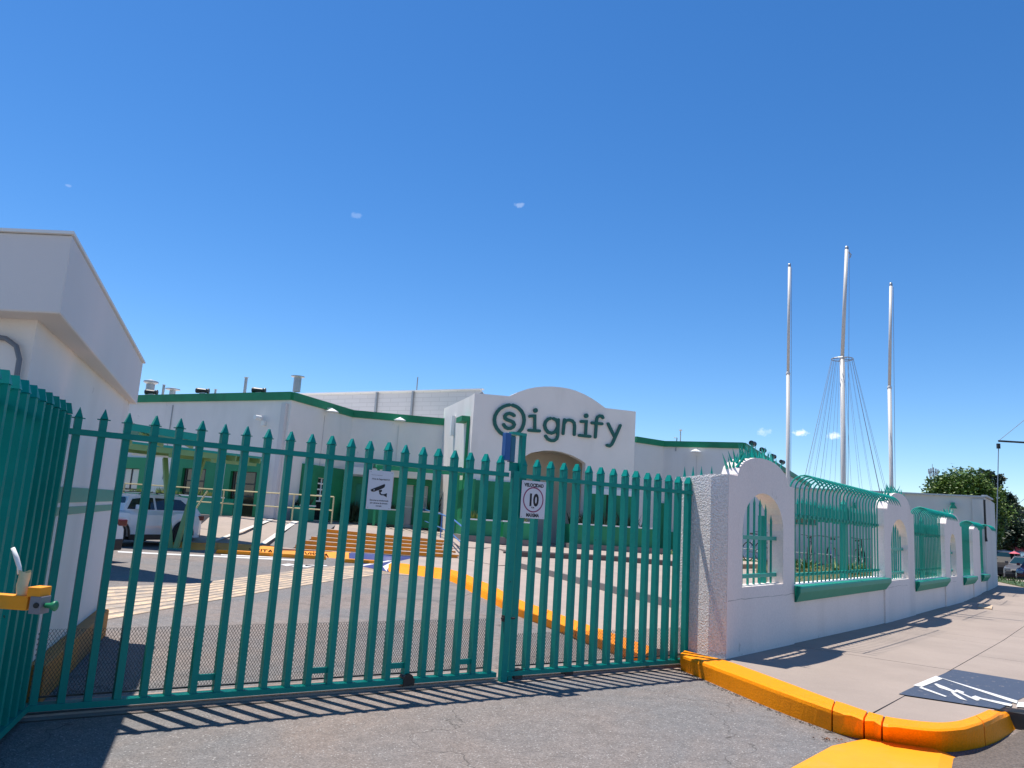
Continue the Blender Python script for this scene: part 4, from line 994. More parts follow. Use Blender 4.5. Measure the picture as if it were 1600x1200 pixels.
# bicycles
def bike(loc, rz, label, mat):
    r = root('bicycle', loc, rz, label, 'bicycle', 'bicycles parked against the grey building wall')
    W = WM[r.name]
    for x in (-.52, .52):
        m = MB(W); m.tube([(x + .32*math.cos(a), 0, .34 + .32*math.sin(a)) for a in [2*PI*k/20 for k in range(20)]], .018, 6, closed=True); wh = m.build('wheel', RUB, r)
        m = MB(W)
        for k in range(10): a = 2*PI*k/10; m.beam((x, 0, .34), (x + .31*math.cos(a), 0, .34 + .31*math.sin(a)), .004, .004)
        m.lathe([(.0,-.04),(.025,-.04),(.025,.04),(0,.04)], (x, 0, .34), 8, 'y'); m.build('spokes', STEEL, wh)
    m = MB(W)
    bb, sd_, hd = (-.08,0,.30), (-.22,0,.80), (.36,0,.82)
    for a, b in ((bb, sd_), (bb, (.38,0,.72)), (sd_, hd), (bb, (-.52,0,.34)), (sd_, (-.52,0,.34)), (hd, (.52,0,.34))): m.tube([a, b], .016, 6)
    m.build('bicycle_frame', mat, r)
    m = MB(W); m.tube([(.36,0,.82),(.34,0,1.0)], .014, 6); m.tube([(.22,-.30,1.03),(.34,-.2,1.02),(.36,0,1.0),(.34,.2,1.02),(.22,.30,1.03)], .013, 6); m.build('handlebar', RUST, r)
    m = MB(W); m.tube([sd_, (-.24,0,.92)], .013, 6); m.prism([(-.38,.92),(-.10,.93),(-.10,.96),(-.36,.98)], -.06, .06); m.build('saddle', RUB, r)
    m = MB(W); m.tube([(-.08,-.12,.18),(-.08,-.06,.30),(-.08,.06,.30),(-.08,.12,.42)], .010, 5); m.build('pedals', RUST, r)
    return r
wd = (Vector(c0) - Vector(cL)).normalized(); wa = math.atan2(wd.y, wd.x)
def nearwall(u_xy, off_=.9):
    q = BM_.inverted() @ Vector((*u_xy, 0)); p = BM_ @ Vector((q.x, -off_, 0)); return (p.x, p.y, .56)
bike(nearwall((8.613, 26.585)), wa + 1.0, 'silver bicycle seen through the largest arched opening', surf('bike_silver', (.35,.36,.38), .4, .1, 5, metal=.5))
bike(nearwall((9.408, 27.445)), wa + 2.3, 'dark bicycle just right of the silver one behind the arched opening', RUST)
bike(nearwall((11.155, 28.173)), wa + 1.50, 'dark bicycle seen front-on behind the left half of the longest fence panel', RUST)
bike(nearwall((11.908, 28.209)), wa + 1.75, 'blue bicycle beside the fence post in the longest fence panel', surf('bike_blue', (.03,.06,.18), .4, .1, 5))
bike(nearwall((12.750, 27.979)), wa + 1.35, 'black bicycle behind the right half of the longest fence panel', RUST)
# low steel rack
rk = root('bicycle_rack', nearwall((11.021, 26.625), 1.1), wa, 'low galvanised rack holding the bicycles by their front wheels', 'rack')
for zz in (.12, .42):
    m = MB(WM[rk.name]); m.tube([(-4.2,0,zz),(2.6,0,zz)], .02, 6); m.build('rail', STEEL, rk)
hoop = MB(); hoop.tube([(0,-.12,0),(0,-.12,.42),(0,.12,.42),(0,.12,0)], .012, 6); hoop = hoop.mesh('hoop', STEEL)
for i in range(26): inst('hoop', hoop, rk, (-4.1 + i * .26, 0, 0))
# low shrubs by the rack
def tuft(name, p, r, h, mat, n, label, cat='plant', blade=.03, spread=1.0, group=None):
    m = MB()
    for i in range(n):
        a = random.random()*2*PI; rr = r * math.sqrt(random.random()); x = p[0] + rr*math.cos(a); y = p[1] + rr*math.sin(a)
        hh = h * random.uniform(.5, 1.1); lx = random.gauss(0, r*.5*spread); ly = random.gauss(0, r*.5*spread); b = random.random()*PI; w = blade
        zb = p[2] + random.uniform(0, h*.35)
        m.add([(x - w*math.cos(b), y - w*math.sin(b), zb), (x + w*math.cos(b), y + w*math.sin(b), zb), (x + lx, y + ly, zb + hh)], [(0,1,2)])
    o = m.build(name, mat, fix=False); tag(o, label, cat, group); return o
for i, (q, lab) in enumerate(((((9.650, 25.421)), 'low green weeds at the left foot of the bicycle rack'), (((11.060, 24.947)), 'low green weeds behind the fence post near the rack'))):
    tuft('weed_tuft', (*q, .5), .5, .3, LEAF, 160, lab, 'plant', .03)

# yellow pipe rail inside the gate
yr = root('yellow_pipe_rail', (2.15, 9.75, .136), 0, 'yellow pipe rail standing behind the gate and the first arched opening', 'rail')
ya, yb_ = Vector((2.153, 9.750, 0.140)), None
pz = 1.13
ye = Vector(wf(2.2, -.9)); 
m = MB(); m.tube([(ya.x, ya.y, .136), (ya.x, ya.y, pz - .04), (ya.x + .03, ya.y + .03, pz), (ye.x - .03, ye.y - .03, pz), (ye.x, ye.y, pz - .04), (ye.x, ye.y, .136)], .026, 8); m.build('hoop_pipe', YPIPE, yr, smooth=True)
mid = (ya + Vector((ye.x, ye.y, 0))) / 2
m = MB(); m.tube([(mid.x + .35, mid.y + .37, .136), (mid.x + .35, mid.y + .37, pz)], .026, 8); m.build('middle_post', YPIPE, yr, smooth=True)

# ================================================================ FLAGPOLES
def flagpole(p, z0, ztop, zj, r, label, grp='white flagpoles rising behind the fence', tip=None):
    f = root('flagpole', (p[0], p[1], z0), 0, label, 'flagpole', grp)
    m = MB(); m.tube([(p[0], p[1], z0), (p[0], p[1], zj)], r, 12); m.build('lower_tube', POLEW, f, smooth=True)
    x1 = tip or (p[0], p[1])
    m = MB(); m.tube([(p[0], p[1], zj), (x1[0], x1[1], ztop)], r * .78, 12); m.build('upper_tube', POLEW, f, smooth=True)
    m = MB(); m.lathe([(r*1.02, -.03), (r*1.12, -.02), (r*1.12, .02), (r*.8, .05)], (p[0], p[1], zj), 12); m.build('joint_collar', POLEW, f, smooth=True)
    m = MB(); m.lathe([(0, .06), (r*.7, .05), (r*.82, 0), (r*.82, -.04)], (x1[0], x1[1], ztop), 10); m.build('cap', STEEL, f, smooth=True)
    m = MB(); m.tube([(p[0] + r + .02, p[1], z0 + .4), (x1[0] + r + .01, x1[1], ztop - .05)], .006, 5); m.build('halyard', WIRE, f)
    return f
LP0, LP1, LPj = (6.760, 18.500, 3.015), (6.786, 18.500, 8.241), (6.761, 18.500, 5.462)
flagpole(LP0, .35, LP1[2], LPj[2], .045, 'left flagpole of the three, rising beside the largest arch', tip=(LP1[0], LP1[1]))
MP0, MP1, MPj = (8.099, 18.500, 2.718), (8.238, 18.500, 8.795), (8.138, 18.500, 5.938)
mf = flagpole(MP0, .35, MP1[2], MPj[2], .056, 'tallest middle flagpole with a cone of string wires around it', tip=(MP1[0], MP1[1]))
m = MB(); m.tube([(MP0[0] + .25*math.cos(a), MP0[1] + .25*math.sin(a), MPj[2] - .02) for a in [2*PI*k/16 for k in range(16)]], .012, 5, closed=True)
for k in range(4): m.beam((MP0[0], MP0[1], MPj[2] - .02), (MP0[0] + .25*math.cos(k*PI/2), MP0[1] + .25*math.sin(k*PI/2), MPj[2] - .02), .015, .015)
m.build('wire_ring', STEEL, mf)
NWI = 22
for k in range(NWI):
    a = 2*PI*k/NWI + .1
    m = MB(); m.tube([(MP0[0] + .25*math.cos(a), MP0[1] + .25*math.sin(a), MPj[2] - .02), (MP0[0] + 1.42*math.cos(a), MP0[1] + 1.42*math.sin(a), .42)], .0032 if k % 6 else .0055, 4); m.build('string_wire', WIRE, mf)
m = MB(); m.tube([(MP1[0] + .05, MP1[1], MP1[2] - .10), (MP1[0] + .11, MP1[1], MP1[2] - .16), (MP1[0] + .08, MP1[1], MP1[2] - .24)], .015, 6); m.build('pulley', STEEL, mf)
RP0, RP1, RPj = (9.254, 18.500, 2.791), (9.341, 18.500, 7.908), (9.276, 18.500, 3.887)
RPj = (9.296, 18.500, 5.275)
flagpole(RP0, .35, RP1[2], RPj[2], .046, 'right flagpole of the three, rising behind the second arch', tip=(RP1[0], RP1[1]))

# ================================================================ MAIN BUILDING
mb_ = root('factory_building', (-2, 34, 0), 0, 'low white office building with green roof band and an arched entrance block', 'building')
WT = 5.978
W1 = ((-17.72,35.53),(-8.88,30.91)); W2 = ((-8.88,30.91),(-7.33,35.67)); W3 = ((-7.33,35.67),(-3.11,36.63))
W0 = ((-26, 39.9), (-17.72, 35.53))
SF = ((-1.51,31.5),(5.56,33.78)); SL = ((-3.19,36.73),(-1.51,31.5))
RW1 = ((6.47,39.06),(8.17,40.32)); RW2 = ((8.17,40.32),(11.88,38.66)); RW3 = ((11.88,38.66),(26.54,67.26))
def wall(P, z0, z1, mat, name='wall', y0=0, y1=.3, cut=0):
    L_ = (Vector(P[1]) - Vector(P[0])).length; m = MB(frame(*P)); m.box(0 + cut, L_ - cut, y0, y1, z0, z1); return m.build(name, mat, mb_)
full = [W0[0], W1[0], W1[1], W2[1], W3[1], (-3.0, 60), (-26, 60)]
MB().slab(full, .3, WT - .33).build('left_wing', WHITE, mb_)
fr_ = [RW1[0], RW2[0], RW2[1], RW3[1], (3.5, 70), (3.5, 39.06)]
MB().slab(fr_, .2, WT - .30).build('right_wing', WHITE, mb_)
def band(chain, zt, h, mat=GREEN, proud=.10, nm='roof_band'):
    m = MB()
    for i, (a, b) in enumerate(zip(chain, chain[1:])):
        A = Vector(a); B = Vector(b); d = (B - A).normalized(); nn = Vector((d.y, -d.x)) * proud
        e = d * (.0)
        m.slab([A + nn - e, B + nn + e, B - nn * 3 + e, A - nn * 3 - e], zt - h, zt)
    return m.build(nm, mat, mb_)
band([W0[0], W1[0], W1[1]], WT, .33); band([W1[1], W2[1]], WT - .003, .325); band([W2[1], W3[1]], WT, .33)
band([RW1[0], RW1[1]], WT, .30); band([RW2[0], RW2[1]], WT - .003, .30); band([RW3[0], RW3[1]], WT - .006, .33)
# entrance block with curved parapet
sfL = (Vector(SF[1]) - Vector(SF[0])).length
prof = [(-0.003, 6.504), (1.508, 6.543), (1.893, 6.763), (2.314, 6.948), (2.684, 7.059), (3.031, 7.126), (3.441, 7.173), (3.841, 7.182), (4.186, 7.164), (4.520, 7.112), (4.919, 7.001), (5.292, 6.857), (5.637, 6.682), (5.954, 6.503), (7.439, 6.500)]
arch = [(2.143, 3.821), (2.272, 4.019), (2.628, 4.251), (3.196, 4.394), (3.601, 4.429), (3.983, 4.408), (4.522, 4.290), (4.918, 4.131), (5.133, 4.011)]
SM = frame(*SF); m = MB(SM)
DEP = .35
def topz(s):
    for (a, za), (b, zb) in zip(prof, prof[1:]):
        if a <= s <= b: return za + (zb - za) * (s - a) / (b - a)
    return prof[-1][1]
ax0, ax1 = arch[0][0], arch[-1][0]
def arz(s):
    for (a, za), (b, zb) in zip(arch, arch[1:]):
        if a <= s <= b + 1e-4: return za + (zb - za) * (s - a) / (b - a)
    return arch[-1][1]
ss = sorted(set([p[0] for p in prof] + [p[0] for p in arch] + [0, sfL]))
for a, b in zip(ss, ss[1:]):
    if b - a < 1e-4: continue
    z0a = z0b = .3
    if a >= ax0 - 1e-4 and b <= ax1 + 1e-4: z0a, z0b = arz(a), arz(b)
    m.add([(a,0,z0a),(b,0,z0b),(b,0,topz(b)),(a,0,topz(a)),(a,DEP,z0a),(b,DEP,z0b),(b,DEP,topz(b)),(a,DEP,topz(a))], [(0,1,2,3),(7,6,5,4),(3,2,6,7),(0,4,5,1)])
for s_ in (ax0, ax1): m.add([(s_,0,.3),(s_,DEP,.3),(s_,DEP,arz(s_)),(s_,0,arz(s_))], [(0,1,2,3)])
m.add([(0,0,.3),(0,DEP,.3),(0,DEP,topz(0)),(0,0,topz(0))], [(0,1,2,3)]); m.add([(sfL,0,.3),(sfL,DEP,.3),(sfL,DEP,topz(sfL-.01)),(sfL,0,topz(sfL-.01))], [(0,1,2,3)])
m.build('entrance_front', WHITE, mb_)
# side walls, roof and recess of the entrance block
SLz = 6.50
slM = frame(*SL); slL = (Vector(SL[1]) - Vector(SL[0])).length
m = MB(slM); m.box(0, slL - .02, .01, .3, .3, SLz - .02); m.build('entrance_side_wall', WHITE, mb_)
rb = SM @ Vector((sfL, 5.6, 0))
m = MB(SM); m.box(sfL - .3, sfL - .012, DEP + .002, 6, .3, (7.423, 6.498)[1] - .02); m.build('entrance_side_wall', WHITE, mb_)
m = MB(SM); m.box(.35, sfL - .31, 5.2, 5.4, .3, 6.3); m.build('entrance_rear_wall', WHITE, mb_)
m = MB(SM); m.box(.35, sfL - .31, .36, 5.19, 5.2, 5.3); m.build('entrance_roof', BLOCK, mb_)
m = MB(SM); m.box(ax0 - 1.0, ax1 + 1.0, 2.6, 2.7, .3, 5.15); m.box(ax0 - 1.15, ax0 - 1.0, DEP + .01, 2.6, .3, 5.15); m.box(ax1 + 1.0, ax1 + 1.15, DEP + .01, 2.6, .3, 5.15); m.build('porch_wall', BEIGE, mb_)
m = MB(SM); m.box(ax0 - 1.0, ax1 + 1.0, DEP + .01, 2.59, 4.5, 4.6); m.build('porch_ceiling', BEIGE, mb_)
m = MB(SM); m.box(ax0 + .15, ax0 + 1.15, 2.5, 2.59, .5, 2.7); dr_ = m.build('door', STEEL, mb_)
m = MB(SM); m.box(ax0 + .23, ax0 + 1.07, 2.48, 2.499, .62, 2.6); m.build('pane', GLASS, dr_)
# little roof ridge behind the corner
rv = (-1.336, 33.500, 6.956); m = MB(); m.prism([(rv[0] - .32, 6.55), (rv[0] + .28, 6.55), (rv[0] + .05, 6.86)], 33.2, 34.2); m.build('roof_vent_ridge', STEEL, mb_)
# lean factory hall behind
hall = root('factory_hall', (-10, 46, 0), 0, 'tall pale block-walled factory hall rising behind the left office wing', 'building')
h0, h1, h2 = (-13.157, 43.689, 7.600), (-11.447, 42.748, 7.600), (-1.488, 37.227, 7.600)
hd_ = (Vector(h2) - Vector(h1)); hs = Vector(h1) - hd_ * .6
MB().slab([(hs.x, hs.y), (h2[0], h2[1]), (h2[0] + 2.0, h2[1] + 20), (hs.x, hs.y + 20)], 0, 7.58).build('wall', BLOCKW, hall)
m = MB(); m.beam((hs.x, hs.y - .03, 7.61), (h2[0] + .1, h2[1] - .03, 7.61), .2, .06); m.build('coping', CAP, hall)
HP = ((h1[0], h1[1]), (h2[0], h2[1])); HM = frame(*HP); HL = (Vector(HP[1]) - Vector(HP[0])).length
for f in (.44, .645):
    m = MB(HM); m.box(HL*f - .05, HL*f + .05, -.12, -.002, 4, 7.58); m.build('downpipe', STEEL, hall)
m = MB(HM); m.tube([(HL*.64, .3, 7.6), (HL*.64, .3, 8.4)], .03, 6); m.build('vent_pipe', STEEL, hall)

# openings of the left wing
def opening(P, r, kind, mat=GREEN, inset=.22, proud=.16, glass=GLASS, grid=None, frm=STEEL, nm='window'):
    s0, s1, z0, z1 = r; FM_ = frame(*P); m = MB(FM_); t = inset
    tl, tt = (t, t) if not isinstance(t, tuple) else t
    m.box(s0, s0 + tl, -proud, -.002, z0, z1); m.box(s1 - tl, s1, -proud, -.002, z0, z1); m.box(s0 + tl, s1 - tl, -proud, -.002, z1 - tt, z1)
    w = m.build(nm, mat, mb_)
    m = MB(FM_); m.box(s0 + tl, s1 - tl, -.03, -.003, z0, z1 - tt); m.build('pane', glass, w)
    if grid:
        m = MB(FM_); gx, gz, a, b = grid
        X0, X1 = s0 + tl + (s1 - s0 - 2*tl) * a, s0 + tl + (s1 - s0 - 2*tl) * b
        for i in range(gx + 1): x = X0 + (X1 - X0) * i / gx; m.box(x - .03, x + .03, -.06, -.031, z0 + .8, z1 - tt)
        for j in range(gz + 1): z = z0 + .8 + (z1 - tt - z0 - .8) * j / gz; m.box(X0, X1, -.058, -.033, z - .03, z + .03)
        m.build('sash', frm, w)
    return w
LZ = .89
def rect(r, z0=LZ, z1=None): return (r[0], r[1], z0, z1 or r[3])
opening(W1, rect((-0.118, 2.105, 0.731, 3.113)), 0, inset=(.5,.5), glass=GLASSL, grid=(2,1,0,1), frm=RUST)
opening(W1, rect((3.831, 6.352, 0.962, 3.173)), 0, inset=(.55,.45), glass=GLASSB, grid=(2,2,.1,.9), frm=RUST)
opening(W1, rect((6.899, 9.066, 1.110, 3.135)), 0, inset=(.35,.45), glass=GLASSB, grid=(1,2,.1,.9), frm=RUST)
opening(W2, rect((1.252, 4.491, 0.979, 3.186)), 0, inset=(1.1,.5), glass=GLASS, grid=(2,4,.0,.9), frm=CAP)
opening(W3, rect((0.213, 1.089, 1.054, 2.924)), 0, inset=(.25,.3), glass=SILLG, nm='green_panel')
dd_ = opening(W3, rect((2.165, 4.334, 0.896, 3.126)), 0, inset=(.55,.42), glass=GLASSL, grid=(2,2,.0,1), frm=CAP, nm='entrance_door', proud=.3)
m = MB(frame(*W3)); r_ = (2.165, 4.334, 0.896, 3.126)
m.box(r_[0] + .95, r_[0] + 1.25, -.28, -.04, LZ, r_[3] - .43); m.build('door_post', GREEN, dd_)
# white fascia band over the doors
f0, f1 = (0.292, 3.313), (4.505, 3.329)
m = MB(frame(*W3)); m.box(f0[0] - .1, 4.2, -.9, -.31, f0[1] - .32, f0[1]); m.build('canopy_fascia', CAP, mb_)
# green pergola slats over the doors
pg = root('green_pergola', (*(frame(*W3) @ Vector((2, -1.2, 0))).to_2d(), 2.9), 0, 'bright green slatted pergola projecting over the glass entrance door', 'pergola')
for i in range(8):
    a = Vector((-5.340, 33.600, 3.487)).lerp(Vector((-1.866, 31.600, 3.315)), i / 7); 
    b = a + Vector((1.1, 3.0, 0))
    m = MB(); m.beam(a, (a.x - .9, a.y + 2.6, a.z + .0), .10, .22); m.build('slat', BEAMG, pg)
m = MB(); m.beam((-5.535, 33.200, 3.283), (-1.780, 31.200, 3.143), .12, .16); m.build('front_beam', BEAMG, pg)
m = MB(); A = Vector((-1.862, 31.600, 3.263)); m.beam((A.x - .1, A.y + .4, .6), (A.x - .1, A.y + .4, A.z - .1), .10, .10); m.build('post', BEAMG, pg)
A = Vector((-5.516, 33.400, 3.324)); m = MB(); m.beam((A.x, A.y, .8), (A.x, A.y, A.z - .1), .10, .10); m.build('post', BEAMG, pg)
# green panels beside / under the entrance
def slabrect(P, r, z0, mat, nm, y0=-.12, y1=-.002, parent=None):
    m = MB(frame(*P)); m.box(r[0], r[1], y0, y1, z0, r[3]); return m.build(nm, mat, parent or mb_)
slabrect(SF, (0.262, 1.289, 1.191, 2.936), .5, GREEN, 'green_pilaster')
slabrect(SF, (1.193, 1.977, 1.230, 2.953), .5, GREEN, 'green_pilaster', -.10)
slabrect(SF, (5.402, 6.130, 1.464, 2.855), .5, GREEN, 'green_pilaster')
slabrect(SF, (6.184, 6.613, 1.492, 2.883), .5, surf('deep_green', (.003,.05,.02), .6, .1, 3), 'green_recess', -.05)
slabrect(SF, (6.613, 7.530, 1.543, 2.858), .5, GREEN, 'green_pilaster')
slabrect(RW2, (0.848, 1.425, 1.070, 3.240), .4, GREEN, 'green_pilaster'); slabrect(RW2, (-0.136, 0.317, 0.993, 2.731), .4, GREEN, 'green_pilaster')
slabrect(SL, (2.541, 6.592, 0.907, 2.929), .5, GREEN, 'green_pilaster', -.1)
m = MB(frame(*RW2)); m.box(0, 4.0, -.25, -.01, .4, 1.3); m.build('green_base_wall', GREEN, mb_)
m = MB(frame(*SF)); q = (5.395, 7.534, 2.977, 2.991); m.box(q[0], sfL, -.20, -.13, q[3] - .25, q[3]); m.build('white_lintel', CAP, mb_)
# vertical gutter and small wall fittings
e = (2.327, 5.871); m = MB(slM); m.box(e[0] - .08, e[0] + .08, -.16, -.002, e[1] - .9, e[1]); m.build('wall_lamp', CAP, mb_)
e = (4.751, 5.487); m = MB(slM); m.box(e[0] - .75, e[0] + .25, -.35, -.002, e[1] - .12, e[1] + .1); m.box(e[0] + .2, e[0] + .26, -.12, -.002, 2.6, e[1] - .121); m.build('gutter_pipe', GREEN, mb_)
m = MB(frame(*W1)); e = (3.040, 5.297); m.tube([(e[0], -.03, 5.5), (e[0], -.03, 2.2)], .02, 6); m.build('conduit', STEEL, mb_)
e = (9.718, 5.388); m = MB(frame(*W1)); m.box(e[0] - .12, e[0] + .12, -.15, -.002, LZ, 5.5); m.build('conduit', BLOCK, mb_)
for (uu, P) in (((8.534, 4.890), W1),):
    m = MB(frame(*P)); m.lathe([(0,-.45),(.09,-.45),(.10,-.15),(.06,-.10),(0,-.1)], (uu[0], 0, uu[1]), 10, 'y'); m.box(uu[0] + .05, uu[0] + .2, -.14, -.002, uu[1] - .3, uu[1] - .1); m.build('security_camera', CAP, mb_)
for P, e in ((W2, (2.594, 5.589)), (W3, (2.178, 5.691)), (RW2, (1.746, 5.448))):
    m = MB(frame(*P)); m.lathe([(0,.10),(.05,.10),(.28,-.02),(.28,-.05),(0,-.05)], (e[0], -.35, e[1]), 12); m.beam((e[0], -.35, e[1] + .12), (e[0], 0, e[1] + .12), .03, .03); m.build('wall_lamp', CAP, mb_)
    m = MB(frame(*P)); m.box(e[0] - .015, e[0] + .015, -.03, -.002, 2.6, e[1] - .2); m.build('conduit', BLOCK, mb_)
e = (0.656, 5.454); m = MB(frame(*RW2)); m.tube([(e[0], -.04, e[1]), (e[0] + .05, -.04, e[1] + .7), (e[0] - .1, -.04, e[1] + .7)], .03, 6); m.build('conduit', STEEL, mb_)

# roof fittings
def roof_thing(name, label, cat, p, build, grp=None):
    r = root(name, p, 0, label, cat, grp); build(r, Matrix.Translation(p)); return r
def vent(rad, h, cap, capr):
    def f(r, M_):
        m = MB(M_); m.lathe([(rad, 0), (rad, h), (0, h)], (0,0,0), 12); m.build('pipe', STEEL, r, smooth=False)
        m = MB(M_); m.lathe([(0, h + cap), (capr, h + cap * .6), (capr, h + cap * .3), (rad, h)], (0,0,0), 12); m.build('cowl', STEEL, r)
    return f
RZ = 5.9
roof_thing('roof_vent', 'tall grey flue with a flat square cowl above the wing corner', 'vent', (-9.458, 33.500, 6.370), vent(.17, .62, .12, .30), 'vents on the left wing roof')
roof_thing('roof_vent', 'stubby two-tier vent with a conical hat nearest the guard house roof', 'vent', (-17.528, 37.000, 6.219), vent(.2, .55, .25, .34), 'vents on the left wing roof')
roof_thing('roof_vent', 'thin pair-like grey pipe right of the two-tier vent', 'vent', (-16.881, 37.000, 6.261), vent(.06, .5, .05, .08), 'vents on the left wing roof')
roof_thing('roof_vent', 'low mushroom vent with white hat on the left wing roof', 'vent', (-16.423, 37.000, 6.322), vent(.14, .2, .16, .34), 'vents on the left wing roof')
roof_thing('roof_vent', 'slim leaning grey pipe between the two black floodlights', 'vent', (-12.246, 35.000, 6.370), vent(.07, .70, .05, .11), 'vents on the left wing roof')
roof_thing('roof_vent', 'tiny dark pipe stub on the left wing roof', 'vent', (-13.971, 36.000, 6.356), vent(.05, .22, .03, .09), 'vents on the left wing roof')
roof_thing('roof_mast', 'small black mast with a ball on the right wing roof', 'mast', (9.427, 42.000, 6.149), vent(.03, .62, .10, .09))
def flood(r, M_):
    m = MB(M_); m.lathe([(0,-.28),(.11,-.28),(.12,-.2),(.09,.16),(.12,.24),(.12,.28),(0,.28)], (0,0,.10), 12, 'x'); m.build('lamp_body', BLACK, r, smooth=False)
    m = MB(M_); m.box(-.12, .12, -.06, .06, -.03, .04); m.build('bracket', STEEL, r)
for p, lab in (((-16.596, 35.200, 6.059), 'black cylindrical floodlight on the green band below the two-tier vent'), ((-13.527, 33.400, 6.032), 'middle black cylindrical floodlight on the left green roof band'), ((-10.609, 32.000, 6.013), 'black cylindrical floodlight nearest the left wing corner')):
    roof_thing('floodlight', lab, 'floodlight', p, flood, 'black floodlights on the roof edges')
def flood2(r, M_):
    m = MB(M_ @ Matrix.Rotation(1.0, 4, 'Z')); m.lathe([(0,-.3),(.13,-.3),(.13,-.2),(.11,.16),(.14,.24),(.14,.3),(0,.3)], (0,0,.14), 12, 'x'); m.build('lamp_body', BLACK, r)
    m = MB(M_); m.box(-.08, .08, -.06, .06, -.05, .06); m.build('bracket', STEEL, r)
for p, lab in (((12.927, 40.500, 6.030), 'first black floodlight after the right wing corner'), ((14.471, 43.500, 6.031), 'second black floodlight down the right gable edge'), ((16.267, 47.000, 6.055), 'third black floodlight down the right gable edge'), ((18.250, 51.000, 6.111), 'last black floodlight beside the left flagpole')):
    roof_thing('floodlight', lab, 'floodlight', p, flood2, 'black floodlights on the roof edges')

# ---- company sign: ring and letters
sg = root('building_sign', tuple(SM @ Vector((1, -.05, 4.6))), math.atan2(SF[1][1]-SF[0][1], SF[1][0]-SF[0][0]), 'large raised green letters reading signify with a ringed s above the arched entrance', 'sign')
STROKES = {
  'ring': ([(1.511,6.160), (1.392,6.129), (1.261,6.066), (1.113,5.958), (0.999,5.820), (0.922,5.653), (0.904,5.477), (0.940,5.285), (1.036,5.121), (1.181,4.976), (1.381,4.877), (1.595,4.853), (1.806,4.906), (1.985,5.026), (2.126,5.203), (2.196,5.407), (2.211,5.596), (2.171,5.790), (2.070,5.956), (1.916,6.079), (1.782,6.140), (1.655,6.167)], 0.069),
  'letter_s': ([(1.750,5.736), (1.677,5.785), (1.543,5.808), (1.417,5.766), (1.345,5.677), (1.360,5.585), (1.452,5.531), (1.591,5.501), (1.730,5.455), (1.784,5.356), (1.744,5.252), (1.631,5.185), (1.515,5.174), (1.405,5.208), (1.320,5.311)], 0.069),
  'letter_i': ([(2.448,5.781), (2.673,5.811), (2.711,5.195)], 0.062),
  'i_base': ([(2.447,5.181), (2.922,5.193)], 0.062),
  'g_bowl': ([(3.384,5.780), (3.277,5.736), (3.176,5.616), (3.141,5.462), (3.195,5.298), (3.319,5.178), (3.473,5.155), (3.610,5.213), (3.712,5.347), (3.747,5.502), (3.719,5.651), (3.640,5.749), (3.529,5.783)], 0.066),
  'g_stem': ([(3.749,5.760), (3.763,5.087), (3.727,4.941), (3.611,4.848), (3.471,4.835), (3.307,4.895), (3.213,5.006)], 0.062),
  'n_stem': ([(4.032,5.788), (4.001,5.185)], 0.062),
  'n_arch': ([(4.040,5.644), (4.107,5.757), (4.248,5.798), (4.393,5.774), (4.488,5.688), (4.517,5.538), (4.519,5.196)], 0.062),
  'letter_i2': ([(4.805,5.788), (5.052,5.809), (5.043,5.187)], 0.062),
  'i_base2': ([(4.754,5.180), (5.259,5.177)], 0.062),
  'f_stem': ([(5.828,6.052), (5.791,6.118), (5.665,6.121), (5.563,6.045), (5.535,5.926), (5.510,5.173)], 0.062),
  'f_bar': ([(5.325,5.778), (5.799,5.782)], 0.062),
  'y_left': ([(6.093,5.814), (6.387,5.331)], 0.062),
  'y_right': ([(6.677,5.794), (6.389,5.100), (6.311,4.938), (6.210,4.852), (6.082,4.872)], 0.062),
}
DOTS = [(2.686,6.050), (5.031,6.060)]

def ribbon(m, pts, hw, front, back=-.004):
    P = [Vector((x, 0, z)) for x, z in pts]; n = len(P); vs = []; fs = []
    for i, p in enumerate(P):
        a = (P[i] - P[i-1]).normalized() if i else None; b = (P[i+1] - P[i]).normalized() if i < n - 1 else None
        d = (a + b).normalized() if a and b else (a or b)
        k = 1.0
        if a and b: k = 1 / max(.6, d.dot(b))
        nn = Vector((-d.z, 0, d.x)) * hw * k
        for q in (p + nn, p - nn): vs += [(q.x, front, q.z), (q.x, back, q.z)]
    for i in range(n - 1):
        A = 4*i; B = 4*(i+1)
        fs += [(A, A+2, B+2, B), (A, B, B+1, A+1), (A+2, A+3, B+3, B+2)]
    m.add(vs, fs)
    for p, d in ((P[0], (P[0]-P[1]).normalized()), (P[-1], (P[-1]-P[-2]).normalized())):   # rounded ends
        a0 = math.atan2(d.z, d.x); vs = []
        for k in range(9):
            a = a0 - PI/2 + PI * k / 8; vs += [(p.x + hw*math.cos(a), front, p.z + hw*math.sin(a)), (p.x + hw*math.cos(a), back, p.z + hw*math.sin(a))]
        m.add(vs, [tuple(range(0, 18, 2))] + [(2*k, 2*k+2, 2*k+3, 2*k+1) for k in range(8)])
def disc(m, c, r, front):
    m.lathe([(0, front), (r, front), (r, -.004)], (c[0], 0, c[1]), 16, 'y')
LOGO = [('ring', ['ring'], None), ('letter', ['letter_s'], None), ('letter', ['letter_i', 'i_base'], 0), ('letter', ['g_bowl', 'g_stem'], None), ('letter', ['n_stem', 'n_arch'], None),
        ('letter', ['letter_i2', 'i_base2'], 1), ('letter', ['f_stem', 'f_bar'], None), ('letter', ['y_left', 'y_right'], None)]
for nm, ks, dot in LOGO:
    m = MB(SM)
    for j, k in enumerate(ks): ribbon(m, STROKES[k][0], STROKES[k][1] * 1.0, -.09 - .004 * j)
    if dot is not None: disc(m, DOTS[dot], .10, -.098)
    m.build(nm, LOGOG, sg, fix=False)

